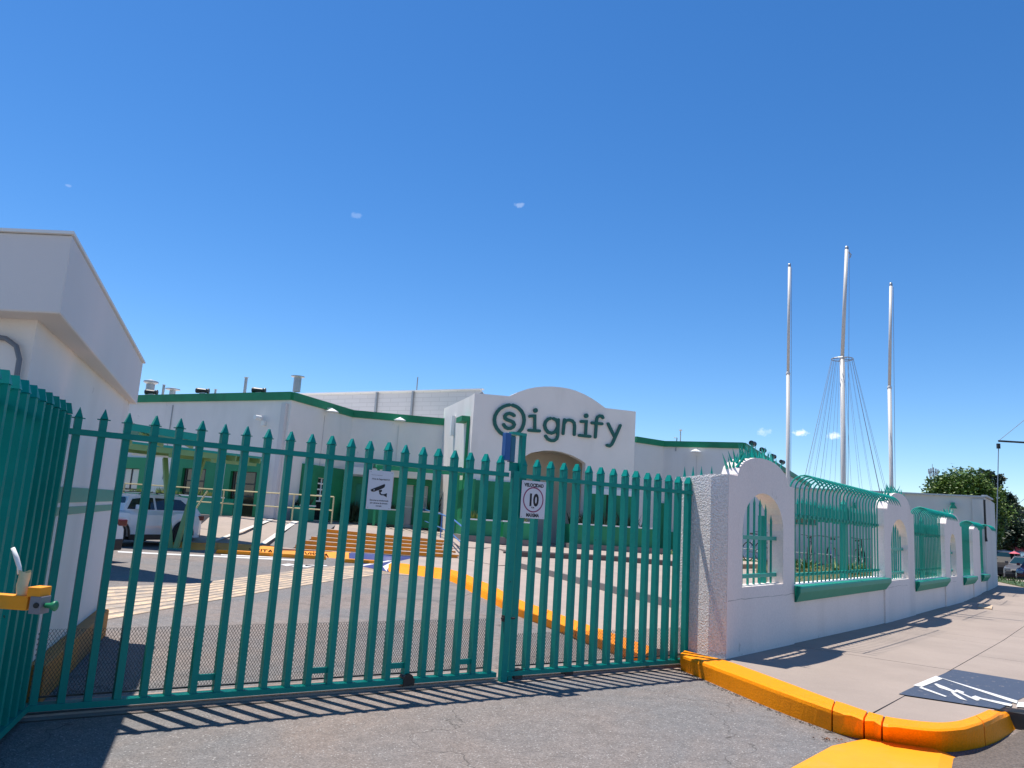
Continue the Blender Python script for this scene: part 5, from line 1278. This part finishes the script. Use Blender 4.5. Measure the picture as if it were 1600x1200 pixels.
# ---- planters with plants along the building
def planter(P, s0, s1, y0, y1, z0, z1, label, mat=GREEN, plinth=.0, plant=None, dens=30, n_pl=None):
    M_ = frame(*P); c = M_ @ Vector(((s0+s1)/2, (y0+y1)/2, z0))
    r = root('planter', tuple(c), math.atan2(P[1][1]-P[0][1], P[1][0]-P[0][0]), label, 'planter', 'planter boxes along the building')
    m = MB(M_); m.box(s0, s1, y0, y1, z0 + plinth, z1); m.build('box', mat, r)
    if plinth: m = MB(M_); m.box(s0 - .15, s1 + .15, y0 - .2, y1 + .1, z0 - .05, z0 + plinth); m.build('plinth', GREYC, r)
    m = MB(M_); m.box(s0 - .02, s1 + .02, y0 - .03, y0 + .10, z1, z1 + .05); m.build('rim', CAP, r)
    if plant:
        pm, h, w = plant; m = MB(M_)
        for i in range(int((s1 - s0) * dens)):
            x = random.uniform(s0 + .1, s1 - .1); y = random.uniform(y0 + .12, y1 - .05); cl = noise.noise(Vector((x * 1.3, s0, 4)))
            if cl < -.12: continue
            hh = h * random.uniform(.4, 1) * (.7 + cl * 1.6)
            for k in range(5):
                a = random.random()*2*PI; lx = math.cos(a)*hh*.45; ly = math.sin(a)*hh*.45
                m.add([(x - w, y, z1), (x + w, y, z1), (x + lx, y + ly, z1 + hh)], [(0,1,2)])
        if m.f: m.build('plants', pm, r, fix=False)
    return r
e0 = (2.735, 0.752)
planter(SF, .9, 2.0, -2.2, -1.2, .52, 1.35, 'green planter box left of the entrance arch on a grey plinth', BEAMG, .2, (LEAFY, .35, .03), 30)
planter(SF, -.6, .75, -2.3, -1.2, .58, 1.35, 'green planter box with yellow-green plants at the top of the ramp', GREEN, .2, (LEAFY, .4, .03), 40)
planter(SF, 3.9, 7.6, -2.0, -1.0, .45, 1.42, 'long dark green planter box right of the entrance arch', GREEN, .22, (LEAFD, .75, .025), 30)
planter(W3, 1.0, 2.35, -1.0, -.4, .86, 1.5, 'green planter box with dark plants below the white fascia', GREEN, .0, (LEAFD, .5, .03), 30)
planter(W3, 3.3, 4.3, -1.1, -.4, .8, 1.5, 'narrow green planter box right of the glass door', GREEN, .0, (LEAFD, .9, .03), 40)
planter(W1, 2.0, 8.2, -1.3, -.7, .86, 1.55, 'long teal planter box with scattered yellow-green plants under the left wing windows', SILLG, .0, (LEAFY, .32, .03), 14)
planter(W2, .35, 1.3, -.8, -.3, .86, 1.45, 'short teal planter box at the corner of the left wing', SILLG, .0, (LEAFD, .5, .03), 30)
for i, (q, lab) in enumerate((((-6.827, 35.089, 0.880), 'dark bush in front of the left of the white fascia'), ((3.424, 43.904, 0.500), 'dark spiky agave left in front of the entrance arch'), ((8.660, 46.315, 0.460), 'dark bush at the right end of the long planter'), ((-0.070, 45.004, 0.500), 'small dark bush beside the entrance arch'))):
    tuft('bush', q, .40, .75, LEAFD, 420, lab, 'bush', .03)
# ---- cream railing on the landing
rl = root('landing_railing', (-9, 29.8, .88), 0, 'cream two-rail pipe railing along the landing above the striped bank', 'railing')
rp = [(-14.107, 28.933, 0.890), (-12.662, 29.539, 0.890), (-10.773, 29.938, 0.890), (-9.280, 29.413, 0.890), (-7.825, 29.028, 0.890), (-6.347, 29.014, 0.890)]
rp = [(x, y - .05, z) for x, y, z in rp]
for p in rp: m = MB(); m.tube([p, (p[0], p[1], p[2] + .98)], .028, 6); m.build('post', CRPIPE, rl)
for zz in (.98, .48):
    m = MB(); m.tube([(p[0], p[1], p[2] + zz) for p in rp], .028, 6); m.build('pipe_rail', CRPIPE, rl)
m = MB(); m.tube([(-10.538, 27.600, 1.781), (-10.782, 27.400, 1.135)], .028, 6); m.build('brace', CRPIPE, rl)
# ---- blue handrail on the ramp
bh = root('blue_handrail', (-2, 27, .5), 0, 'blue stepped handrail going down the entrance ramp beside the orange steps', 'handrail')
h = [((-3.607, 35.611, 0.620), (-2.964, 28.600, 1.618)), ((-2.305, 29.303, 0.600), (-2.219, 27.400, 1.479)), ((-1.676, 26.572, 0.400), (-1.751, 26.300, 1.337))]
for a, b in h:
    m = MB(); m.tube([a, (a[0], a[1], b[2])], .025, 6); m.build('post', BLUEH, bh)
tops = [Vector((a[0], a[1], b[2])) for a, b in h]; ends = tops + [Vector((-1.316, 25.300, 1.146))]
m = MB(); m.tube([tops[0] - Vector((.3,0,-.02))] + ends, .026, 6); m.build('pipe_rail', BLUEH, bh)
m = MB(); m.tube([t - Vector((0,0,.5)) for t in ends], .02, 6); m.build('pipe_rail', BLUEH, bh)

# ================================================================ STEEL CANOPIES
ca = root('near_canopy', (-8, 15.5, 0), 0, 'green sheet-steel canopy tip jutting out behind the guard house', 'canopy')
tip = Vector((-6.644, 16.631, 2.900)); 
A1, A2 = Vector((-7.878, 15.600, 3.040)), Vector((-8.125, 16.200, 2.719))
tipc = Vector((-6.060, 15.200, 2.789))
# plan: a wedge narrowing to the right
pl = [(tipc.x, tipc.y, tipc.z), (tipc.x - .15, tipc.y + .55, tipc.z), (-10.2, 18.4, tipc.z + .12), (-9.6, 14.2, tipc.z + .30)]
m = MB(); m.add([(x, y, z) for x, y, z in pl] + [(x, y, z - .14) for x, y, z in pl], [(0,1,2,3),(7,6,5,4),(0,4,5,1),(1,5,6,2),(2,6,7,3),(3,7,4,0)]); m.build('roof_sheet', TEAL2, ca)
for t in (.2, .45, .7, .92):
    a = Vector(pl[3]).lerp(Vector(pl[0]), t); b = Vector(pl[2]).lerp(Vector(pl[1]), t)
    m = MB(); m.beam(a - Vector((0,0,.20)), b - Vector((0,0,.20)), .06, .10); m.build('rib', GREENL, ca)
m = MB(); m.tube([(-9.0, 16.2, 0), (-9.0, 16.2, 2.9)], .07, 8); m.build('post', TEAL2, ca)
cb = root('car_canopy', (-9.8, 23.4, 0), 0, 'long green steel car canopy on a V-shaped leg over the white car', 'canopy')
zc = 3.05
c_pl = [Vector((-15.5, 21.6, zc + .02)), Vector((-8.9, 21.9, zc - .12)), Vector((-8.428, 26.500, 2.994)), Vector((-13.8, 27.5, zc))]
c_pl = [Vector((-15.8, 22.6, 3.30)), Vector((-8.496, 22.900, 2.917)), Vector((-8.443, 26.600, 3.044)), Vector((-14.8, 27.2, 3.35))]
m = MB(); m.add([tuple(p) for p in c_pl] + [(p.x, p.y, p.z - .07) for p in c_pl], [(0,1,2,3),(7,6,5,4),(0,4,5,1),(1,5,6,2),(2,6,7,3),(3,7,4,0)]); m.build('roof_sheet', TEAL2, cb)
for t in (.02, .35, .66, .97):
    a = c_pl[0].lerp(c_pl[3], t); b = c_pl[1].lerp(c_pl[2], t); m = MB(); m.beam(a - Vector((0,0,.16)), b - Vector((0,0,.14)), .10, .18); m.build('purlin', GREENL, cb)
for t in (.2, .4, .6, .8, .97):
    a = c_pl[0].lerp(c_pl[1], t); b = c_pl[3].lerp(c_pl[2], t); m = MB(); m.beam(a - Vector((0,0,.29)), b - Vector((0,0,.29)), .08, .10); m.build('rib', GREENL, cb)
ft = Vector((-9.651, 23.205, -0.000))
m = MB(); m.beam(ft + Vector((-.08,0,0)), Vector((-10.729, 24.300, 2.686)) , .13, .13); m.build('leg', GREENL, cb)
m = MB(); m.beam(ft + Vector((.08,0,0)), Vector((-9.530, 24.300, 2.762)), .13, .13); m.build('leg', GREENL, cb)
m = MB(); m.box(ft.x - .3, ft.x + .3, ft.y - .25, ft.y + .25, 0, .03); m.build('base_plate', TEAL2, cb)
for u_ in (.25, .6): 
    a = c_pl[0].lerp(c_pl[1], u_); m = MB(); m.beam((a.x, a.y + .8, a.z - .36), (a.x + 1.3, a.y + .82, a.z - .37), .10, .05); m.build('tube_light', CAP, cb)

# ================================================================ CARS
def car(name, loc, rz, L_, W_, H_, paint, label, kind='suv', group=None, plate=False):
    """x forwards; body lofted from cross sections; wheels sunk in arches"""
    r = root(name, loc, rz, label, 'car', group); M_ = WM[r.name]
    hl = L_/2; wr = .36; wb = L_ * .29
    # stations: x, half width, z low, z shoulder, z hood/belt
    if kind == 'suv':
        top = [(-hl, .62, .84), (-hl + .06, .40, 1.02), (-hl + .35, .30, 1.06), (hl - 1.35, .27, 1.04), (hl - .9, .26, 1.02), (hl - .35, .28, .95), (hl - .08, .32, .82), (hl, .42, .66)]
    else:
        top = [(-hl, .55, .80), (-hl + .1, .35, .95), (-hl + .5, .28, .98), (hl - 1.4, .25, .95), (hl - .5, .26, .84), (hl - .08, .30, .70), (hl, .40, .58)]
    def topz_(x):
        for (a, _, za), (b, _, zb) in zip(top, top[1:]):
            if a <= x <= b: return za + (zb - za) * (x - a) / (b - a)
        return top[-1][2]
    def lowz(x):
        z = .26
        for wx in (-wb, wb):
            d_ = abs(x - wx)
            if d_ < wr + .07: z = max(z, .30 + math.sqrt(max(0, (wr + .07)**2 - d_*d_)) * .98 )
        return z
    xs = sorted(set([-hl, -hl + .06, -hl + .2, -hl + .4] + [hl, hl - .08, hl - .2, hl - .4] + [wx + (wr + .07) * math.cos(PI * k / 10) for wx in (-wb, wb) for k in range(11)] + [0, wb - .8, -wb + .8]))
    rows = []
    for x in xs:
        e = min(1, (hl - abs(x)) / .35); hw = W_/2 * (.86 + .14 * math.sin(e * PI/2)); zt = topz_(x); zl = lowz(x) if abs(x) < hl - .02 else .34
        rows.append([(x, -hw * .97, zl), (x, -hw, zl + (zt - zl) * .45), (x, -hw * .975, zl + (zt - zl) * .85), (x, -hw * .88, zt), (x, 0, zt + .03), (x, hw * .88, zt), (x, hw * .975, zl + (zt - zl) * .85), (x, hw, zl + (zt - zl) * .45), (x, hw * .97, zl)])
    m = MB(M_); vs = [v for r_ in rows for v in r_]; k9 = 9; fs = []
    for i in range(len(rows) - 1):
        for q in range(k9 - 1): fs.append((i*k9+q, i*k9+q+1, (i+1)*k9+q+1, (i+1)*k9+q))
        fs.append((i*k9+8, i*k9, (i+1)*k9, (i+1)*k9+8))
    fs.append(tuple(range(9))); fs.append(tuple(range((len(rows)-1)*9, len(rows)*9))[::-1]); m.add(vs, fs)
    m.build('body', paint, r, smooth=False, bevel=0)
    # greenhouse
    zb = topz_(0) - .01
    if kind == 'suv': g_ = [(-hl + .12, zb - .02), (-hl + .50, H_ - .06), (-hl + 1.1, H_), (.15, H_ - .01), (.75, H_ - .09), (hl - 1.12, zb + .0)]
    else: g_ = [(-hl + .45, zb - .02), (-hl + 1.2, H_ - .04), (-.2, H_), (.35, H_ - .04), (hl - 1.25, zb - .0)]
    hb, ht = W_/2 * .88, W_/2 * .66
    def hwz(z): return hb + (ht - hb) * (z - zb) / (H_ - zb)
    m = MB(M_); n = len(g_); vs = [(x, -hwz(z), z) for x, z in g_] + [(x, hwz(z), z) for x, z in g_]
    m.add(vs, [tuple(range(n)), tuple(range(2*n-1, n-1, -1))] + [(i, i+n, (i+1) % n + n, (i+1) % n) for i in range(n)]); m.build('cabin', paint, r)
    # windows, slightly proud
    def inner(pts, k):
        cx = sum(p[0] for p in pts)/len(pts); cz = sum(p[1] for p in pts)/len(pts); return [(cx + (x-cx)*k, cz + (z-cz)*k) for x, z in pts]
    x0 = g_[1][0] + .15; xm = -.18; x1 = g_[-2][0] - .05
    for sgn in (-1, 1):
        for poly_ in ([(x0 - .25, zb + .06), (xm - .04, zb + .05), (xm - .04, H_ - .10), (x0 + .25, H_ - .12)], [(xm + .04, zb + .05), (g_[-1][0] - .14, zb + .05), (g_[-2][0] - .10, H_ - .16), (g_[-3][0] if kind == 'suv' else .2, H_ - .10), (xm + .04, H_ - .10)]):
            m = MB(M_); m.add([(x, sgn * (hwz(z) + .006), z) for x, z in poly_], [tuple(range(len(poly_)))]); m.build('side_window', GLASS, r, fix=False)
    a, b = g_[-2], g_[-1]; m = MB(M_); d_ = .012
    m.add([(b[0] - .10 + d_, -hwz(b[1]) * .93, b[1] + .07), (b[0] - .10 + d_, hwz(b[1]) * .93, b[1] + .07), (a[0] + .05 + d_, hwz(a[1]) * .9, a[1] - .02), (a[0] + .05 + d_, -hwz(a[1]) * .9, a[1] - .02)], [(0,1,2,3)])
    for v in range(4):
        p = m.v[v]
    m.build('windscreen', GLASSW, r, fix=False)
    a, b = g_[0], g_[1]; m = MB(M_)
    m.add([(a[0] + .08 - .02, -hwz(a[1])*.85, a[1] + .12), (a[0] + .08 - .02, hwz(a[1])*.85, a[1] + .12), (b[0] - .05 - .02, hwz(b[1])*.85, b[1] - .04), (b[0] - .05 - .02, -hwz(b[1])*.85, b[1] - .04)], [(0,1,2,3)]); m.build('rear_window', GLASS, r, fix=False)
    for wx in (-wb, wb):
        for sy in (-1, 1):
            m = MB(M_); yy = sy * (W_/2 - .12); m.lathe([(.20,-.11),(wr-.02,-.11),(wr,-.07),(wr,.07),(wr-.02,.11),(.20,.11)], (wx, yy, wr), 22, 'y'); wl_ = m.build('tyre', RUB, r, smooth=False)
            m = MB(M_); m.lathe([(.0,sy*.09),(.05,sy*.095),(.20,sy*.07),(.215,sy*.11)], (wx, yy, wr), 22, 'y')
            for k in range(5): a = 2*PI*k/5; m.beam((wx, yy + sy*.10, wr), (wx + .2*math.cos(a), yy + sy*.10, wr + .2*math.sin(a)), .03, .045, (0,1,0))
            m.build('rim', RUST if kind == 'suv' else STEEL, wl_)
            m = MB(M_); pts = [(wx + (wr + .075) * math.cos(a), sy * (W_/2 + .006), wr - .03 + (wr + .075) * math.sin(a)) for a in [PI * k / 12 for k in range(13)]]
            m.tube(pts, .035, 5); m.build('wheel_arch_trim', BLACK, r)
    m = MB(M_); m.box(-wb + wr + .08, wb - wr - .08, -W_/2 - .008, W_/2 + .008, .20, .36); m.build('sill_trim', BLACK, r)
    m = MB(M_); m.box(-hl - .012, -hl + .25, -W_/2 * .86, W_/2 * .86, .26, .52); m.build('rear_bumper', BLACK, r, bevel=.03)
    m = MB(M_); m.box(hl - .25, hl + .012, -W_/2 * .86, W_/2 * .86, .24, .44); m.build('front_bumper', BLACK, r, bevel=.03)
    m = MB(M_); m.box(hl - .02, hl + .016, -.45, .45, .50, .64); m.build('grille', BLACK, r)
    for sy in (-1, 1):
        m = MB(M_); y0_ = sy * W_/2 * .58; y1_ = sy * W_/2 * .90; m.box(hl - .22, hl - .012, min(y0_, y1_), max(y0_, y1_), .62, .76); m.build('headlight', GLASSL, r, bevel=.02)
        m = MB(M_); y0_ = sy * W_/2 * .62; y1_ = sy * (W_/2 * .955); m.box(-hl - .004, -hl + .30, min(y0_, y1_), max(y0_, y1_), .80, .95); m.build('tail_light', REDT, r, bevel=.02)
        m = MB(M_); m.box(hl - 1.62, hl - 1.48, sy*(W_/2 + .02) - .08, sy*(W_/2 + .02) + .08, zb + .05, zb + .19); m.build('mirror', paint, r, bevel=.02)
        for hx in (-.85, .15): m = MB(M_); m.box(hx, hx + .16, sy*(W_/2*.985) - .014, sy*(W_/2*.985) + .014, .83, .86); m.build('door_handle', paint, r)
        m = MB(M_); m.tube([(g_[1][0] + .2, sy * .48, H_ + .005), (g_[1][0] + .35, sy * .48, H_ + .05), (.1, sy * .48, H_ + .045), (.25, sy * .48, H_ - .01)], .014, 5); m.build('roof_rail', BLACK, r)
    return r
GLASSW = glass_mat('teal_windscreen', (.01,.035,.04), .08)
fw_ = Vector((-10.75, 22.35)); rwv = Vector((-10.0, 24.95)); ax = (fw_ - rwv).normalized(); side = Vector((-ax.y, ax.x))
mid_ = (fw_ + rwv) / 2 - Vector((.96, -.28)) * 1.05
car('parked_car', (mid_.x, mid_.y, 0), math.atan2(ax.y, ax.x) - .10, 4.3, 1.85, 1.54, CARW, 'white sport utility car parked under the green canopy with black wheel arches')
car('parked_car', (-10.98, 17.75, 0), math.atan2(.20, -.98), 4.4, 1.75, 1.42, CARW, 'white car tail with red lamp poking out behind the guard house', 'sedan')
S0 = (24.881, 38.899, 0.100)
cars = [((35.367, 56.000, -0.409), CARD, 'suv', 'black car half hidden by the grey building corner'), ((33.210, 51.000, -0.249), CARG, 'suv', 'dark grey sport utility car facing the sidewalk, in the middle of the row'),
        ((31.604, 47.000, -0.116), CARS, 'sedan', 'silver sedan nose at the right edge of the photo'), ((29.682, 43.000, -0.093), CARR, 'sedan', 'dark red car cut off by the right edge')]
for (p, mt, kd, lb) in cars:
    car('parked_car', (p[0], p[1], -.33), R_(228), 4.6, 1.85, 1.72 if kd == 'suv' else 1.45, mt, lb, kd, 'cars parked beyond the far verge')
car('parked_car', ((41.280, 64.000, -0.184)[0], 64, -.33), R_(190), 4.6, 1.85, 1.9, CARR, 'maroon car roof behind the grey sport utility car', 'suv', 'cars parked beyond the far verge')

# ================================================================ FAR RIGHT
fwl = root('far_wall', ((40.276, 62.585)[0] + 6, (40.276, 62.585)[1] + 18, 0), 0, 'long pale boundary wall behind the parked cars', 'wall')
wa_, wb_ = Vector((39.381, 64.000, 0.824)), Vector((42.099, 60.000, 0.957))
m = MB(); m.beam((wa_.x, wa_.y, .42), (wb_.x, wb_.y, .42), .25, 2.0); m.build('wall', CAP, fwl)
kio = root('red_kiosk', ((37.332, 56.000, 1.372)[0], 56, 0), .2, 'small red and white kiosk at the right edge behind the cars', 'kiosk')
kp = (37.332, 56.000, 1.372); m = MB(); m.box(kp[0] + .9, kp[0] + 2.9, 56, 58, -.4, 1.3); m.build('booth', CAP, kio); m = MB(); m.box(kp[0] + .8, kp[0] + 3.0, 55.9, 58.1, 1.3, 1.7); m.build('roof', PINKC, kio)
um = root('pink_parasol', ((32.830, 50.000, 1.204)[0], 50, 0), 0, 'small red parasol top showing above the dark car', 'parasol')
up_ = Vector((32.834, 50.000, 1.284)); m = MB(); m.lathe([(0,.12),(.32,-.04),(.30,-.06),(0,.06)], tuple(up_), 10); m.build('canopy', PINKC, um); m = MB(); m.tube([(up_.x, up_.y, 0), (up_.x, up_.y, up_.z + .2)], .03, 6); m.build('pole', STEEL, um)
hs_ = root('distant_house', ((63.058, 95.000, 3.651)[0], 95, 0), .1, 'grey distant building rising behind the bushes at the right edge', 'building')
hp_ = (63.208, 95.000, 3.507); m = MB(); m.box(hp_[0] - 1.5, hp_[0] + 9, 95, 103, 0, (63.265, 95.000, 4.669)[2]); m.build('wall', BLOCK, hs_)
m = MB(); m.box(hp_[0] - 1.8, hp_[0] + 9.3, 94.8, 103.3, (63.265, 95.000, 4.669)[2], (63.272, 95.000, 4.824)[2] + .2); m.build('roof', GREYC, hs_)
for i in range(3):
    m = MB(); m.box(hp_[0] + i * 2.2, hp_[0] + i * 2.2 + 1.1, 94.93, 94.998, (63.265, 95.000, 4.669)[2] - 2.6, (63.265, 95.000, 4.669)[2] - 1.1); m.build('window', GLASS, hs_)

def tree(p, h, crown_r, cz, label, mat, n=9000, leaf=.12, clumps=26, flat=.75, group=None, kind='tree', trunk_r=.16):
    r = root(kind, p, 0, label, 'tree' if kind == 'tree' else 'bush', group)
    rnd = random.Random(hash(label) % 1000 if False else len(label) * 7 + int(h * 10)); m = MB(Matrix.Translation(p))
    m.tube([(0,0,-.1), (.05,0,h*.2), (.0,.05,h*.42)], [trunk_r*1.2, trunk_r, trunk_r*.75], 8)
    cl = []
    for i in range(clumps):
        a = rnd.random()*2*PI; e = rnd.uniform(-.5, 1); rr = crown_r * rnd.uniform(.35, .86) * math.sqrt(max(.08, 1 - max(0, e)**2 * .85))
        c = Vector((rr*math.cos(a), rr*math.sin(a), cz + e * crown_r * flat)); cl.append((c, crown_r * rnd.uniform(.20, .36)))
        if i % 2 == 0: m.tube([(0,0,h*.36), (c.x*.5, c.y*.5, (h*.36 + c.z)/2), tuple(c)], [trunk_r*.5, trunk_r*.3, trunk_r*.1], 5)
    m.build('trunk', BARK, r)
    m = MB(Matrix.Translation(p)); T = Matrix.Translation(p)
    vs = []; fs = []
    for i in range(n):
        c, cr_ = cl[rnd.randrange(len(cl))]
        d = Vector((rnd.gauss(0,1), rnd.gauss(0,1), rnd.gauss(0,1))).normalized() * cr_ * (rnd.random() ** .45) * rnd.choice((1, 1, 1, 1.25))
        q = c + d; a = Vector((rnd.gauss(0,1), rnd.gauss(0,1), rnd.gauss(0,.6))).normalized(); b = a.cross(Vector((rnd.gauss(0,1), rnd.gauss(0,1), rnd.gauss(0,1)))).normalized(); s = leaf * rnd.uniform(.6, 1.3)
        k = len(vs); vs += [q - a*s, q + b*s*.45, q + a*s, q - b*s*.45]; fs.append((k, k+1, k+2, k+3))
    m.v = [T @ v for v in vs]; m.f = fs
    m.build('crown', mat, r, fix=False); return r
tp = (26.009, 44.000, 0.577)
tree((tp[0], tp[1], 0), 5.8, 2.55, 3.05, 'broad dark green tree rising behind the grey building roof', LEAF, 26000, .10, 75, .86)
tp = (32.618, 52.000, 0.509)
tree((tp[0], tp[1], 0), 6.2, 1.6, 3.9, 'dark tree mass just right of the grey building corner', LEAFD, 9000, .11, 26, 1.5)
tp = (42.866, 66.000, 0.307); tree((tp[0], tp[1], 0), 5.2, 1.65, 3.6, 'lighter grey-green young tree right of the dark tree', LEAF2, 6000, .13, 20, 1.0, trunk_r=.08)
tp = (38.408, 58.000, 0.975); tree((tp[0], tp[1], 0), 3.6, 1.7, 2.1, 'low dark green shrub mass at the right edge above the pale wall', LEAFD, 5000, .15, 22, .7, kind='bush')
tp = (38.443, 60.000, 0.776); tree((tp[0], tp[1], 0), 3.6, 1.8, 2.0, 'green shrub mass above the pale wall behind the dark cars', LEAF, 5000, .15, 22, .7, kind='bush')
# telecom mast
tm = root('telecom_mast', ((121.605, 220.000, 10.180)[0], 220, 0), 0, 'distant telecom mast with a cluster of antennas above the trees', 'mast')
q = Vector((121.939, 220.000, 21.629)); m = MB()
for sx, sy in ((-.45,-.45), (.45,-.45), (.45,.45), (-.45,.45)): m.beam((q.x + sx*1.5, q.y + sy*1.5, 0), (q.x + sx, q.y + sy, q.z), .14, .14)
for k in range(14):
    z = 2 + k * (q.z - 2) / 14; m.beam((q.x - .6, q.y - .5, z), (q.x + .6, q.y - .5, z + 1.1), .08, .08)
m.build('lattice', STEEL, tm)
for k, (dx, dz) in enumerate(((-1.3,0), (-.7,.2), (0,.5), (.7,.2), (1.3,0), (-1.0,-.9), (1.0,-.9), (0,-.6))):
    m = MB(); m.box(q.x + dx - .16, q.x + dx + .16, q.y - .6, q.y - .35, q.z + dz - .7, q.z + dz + .7); m.build('antenna', STEEL, tm)
m = MB(); m.beam((q.x - 1.5, q.y - .3, q.z), (q.x + 1.5, q.y - .3, q.z), .1, .1); m.beam((q.x, q.y, q.z), (q.x, q.y, q.z + 2.2), .1, .1); m.build('crossarm', STEEL, tm)
# mast arm with hanging box and cable
Y_ = 40
mp = root('mast_arm_pole', ((28.379, 40.000, 6.878)[0], Y_, 0), 0, 'dark horizontal mast arm with a black box hanging from its end', 'pole')
a_, b_ = Vector((25.695, 40.000, 7.076)), Vector((28.560, 40.000, 7.092)); 
m = MB(); m.tube([(b_.x, Y_, 0), (b_.x, Y_, b_.z + 2.6)], .12, 10); m.build('pole', STEEL, mp, smooth=True)
m = MB(); m.tube([a_, b_], .05, 8); m.build('arm', RUST, mp)
m = MB(); m.tube([a_, (b_.x, Y_, b_.z + 2.4)], .015, 5); m.build('stay_cable', WIRE, mp)
q = Vector((25.683, 40.000, 6.806)); m = MB(); m.box(q.x - .07, q.x + .07, Y_ - .06, Y_ + .06, q.z - .13, q.z + .13); m.build('hanging_box', BLACK, mp)
m = MB(); m.tube([(q.x, Y_, q.z - .1), ((25.467, 40.000, 3.373)[0], Y_, (25.467, 40.000, 3.373)[2]), ((25.254, 40.000, -0.027)[0], Y_, .2)], .022, 6); m.build('hanging_cable', WIRE, mp)
# overhead wires and a street lamp head at the far right
ow = MB(); ow.tube([(39.049, 60.000, 4.313), (30.259, 45.000, 4.435), (24.748, 35.000, 4.692)], .012, 5); tag(ow.build('overhead_wire', WIRE), 'thin overhead wire rising to the right above the young tree', 'wire')
sl = root('street_lamp', ((33.236, 48.000, 3.897)[0], 48, 0), 0, 'dark street lamp head reaching in from the right edge', 'street lamp')
q = Vector((32.237, 48.000, 3.834)); m = MB(); m.prism([(q.x - .18, q.z), (q.x + .35, q.z + .05), (q.x + .35, q.z - .06), (q.x - .15, q.z - .07)], 47.9, 48.1); m.build('lamp_head', BLACK, sl)
m = MB(); m.tube([(q.x + 1.0, 48, 0), (q.x + 1.0, 48, q.z - .3), (q.x + .3, 48, q.z)], .05, 8); m.build('pole', STEEL, sl)
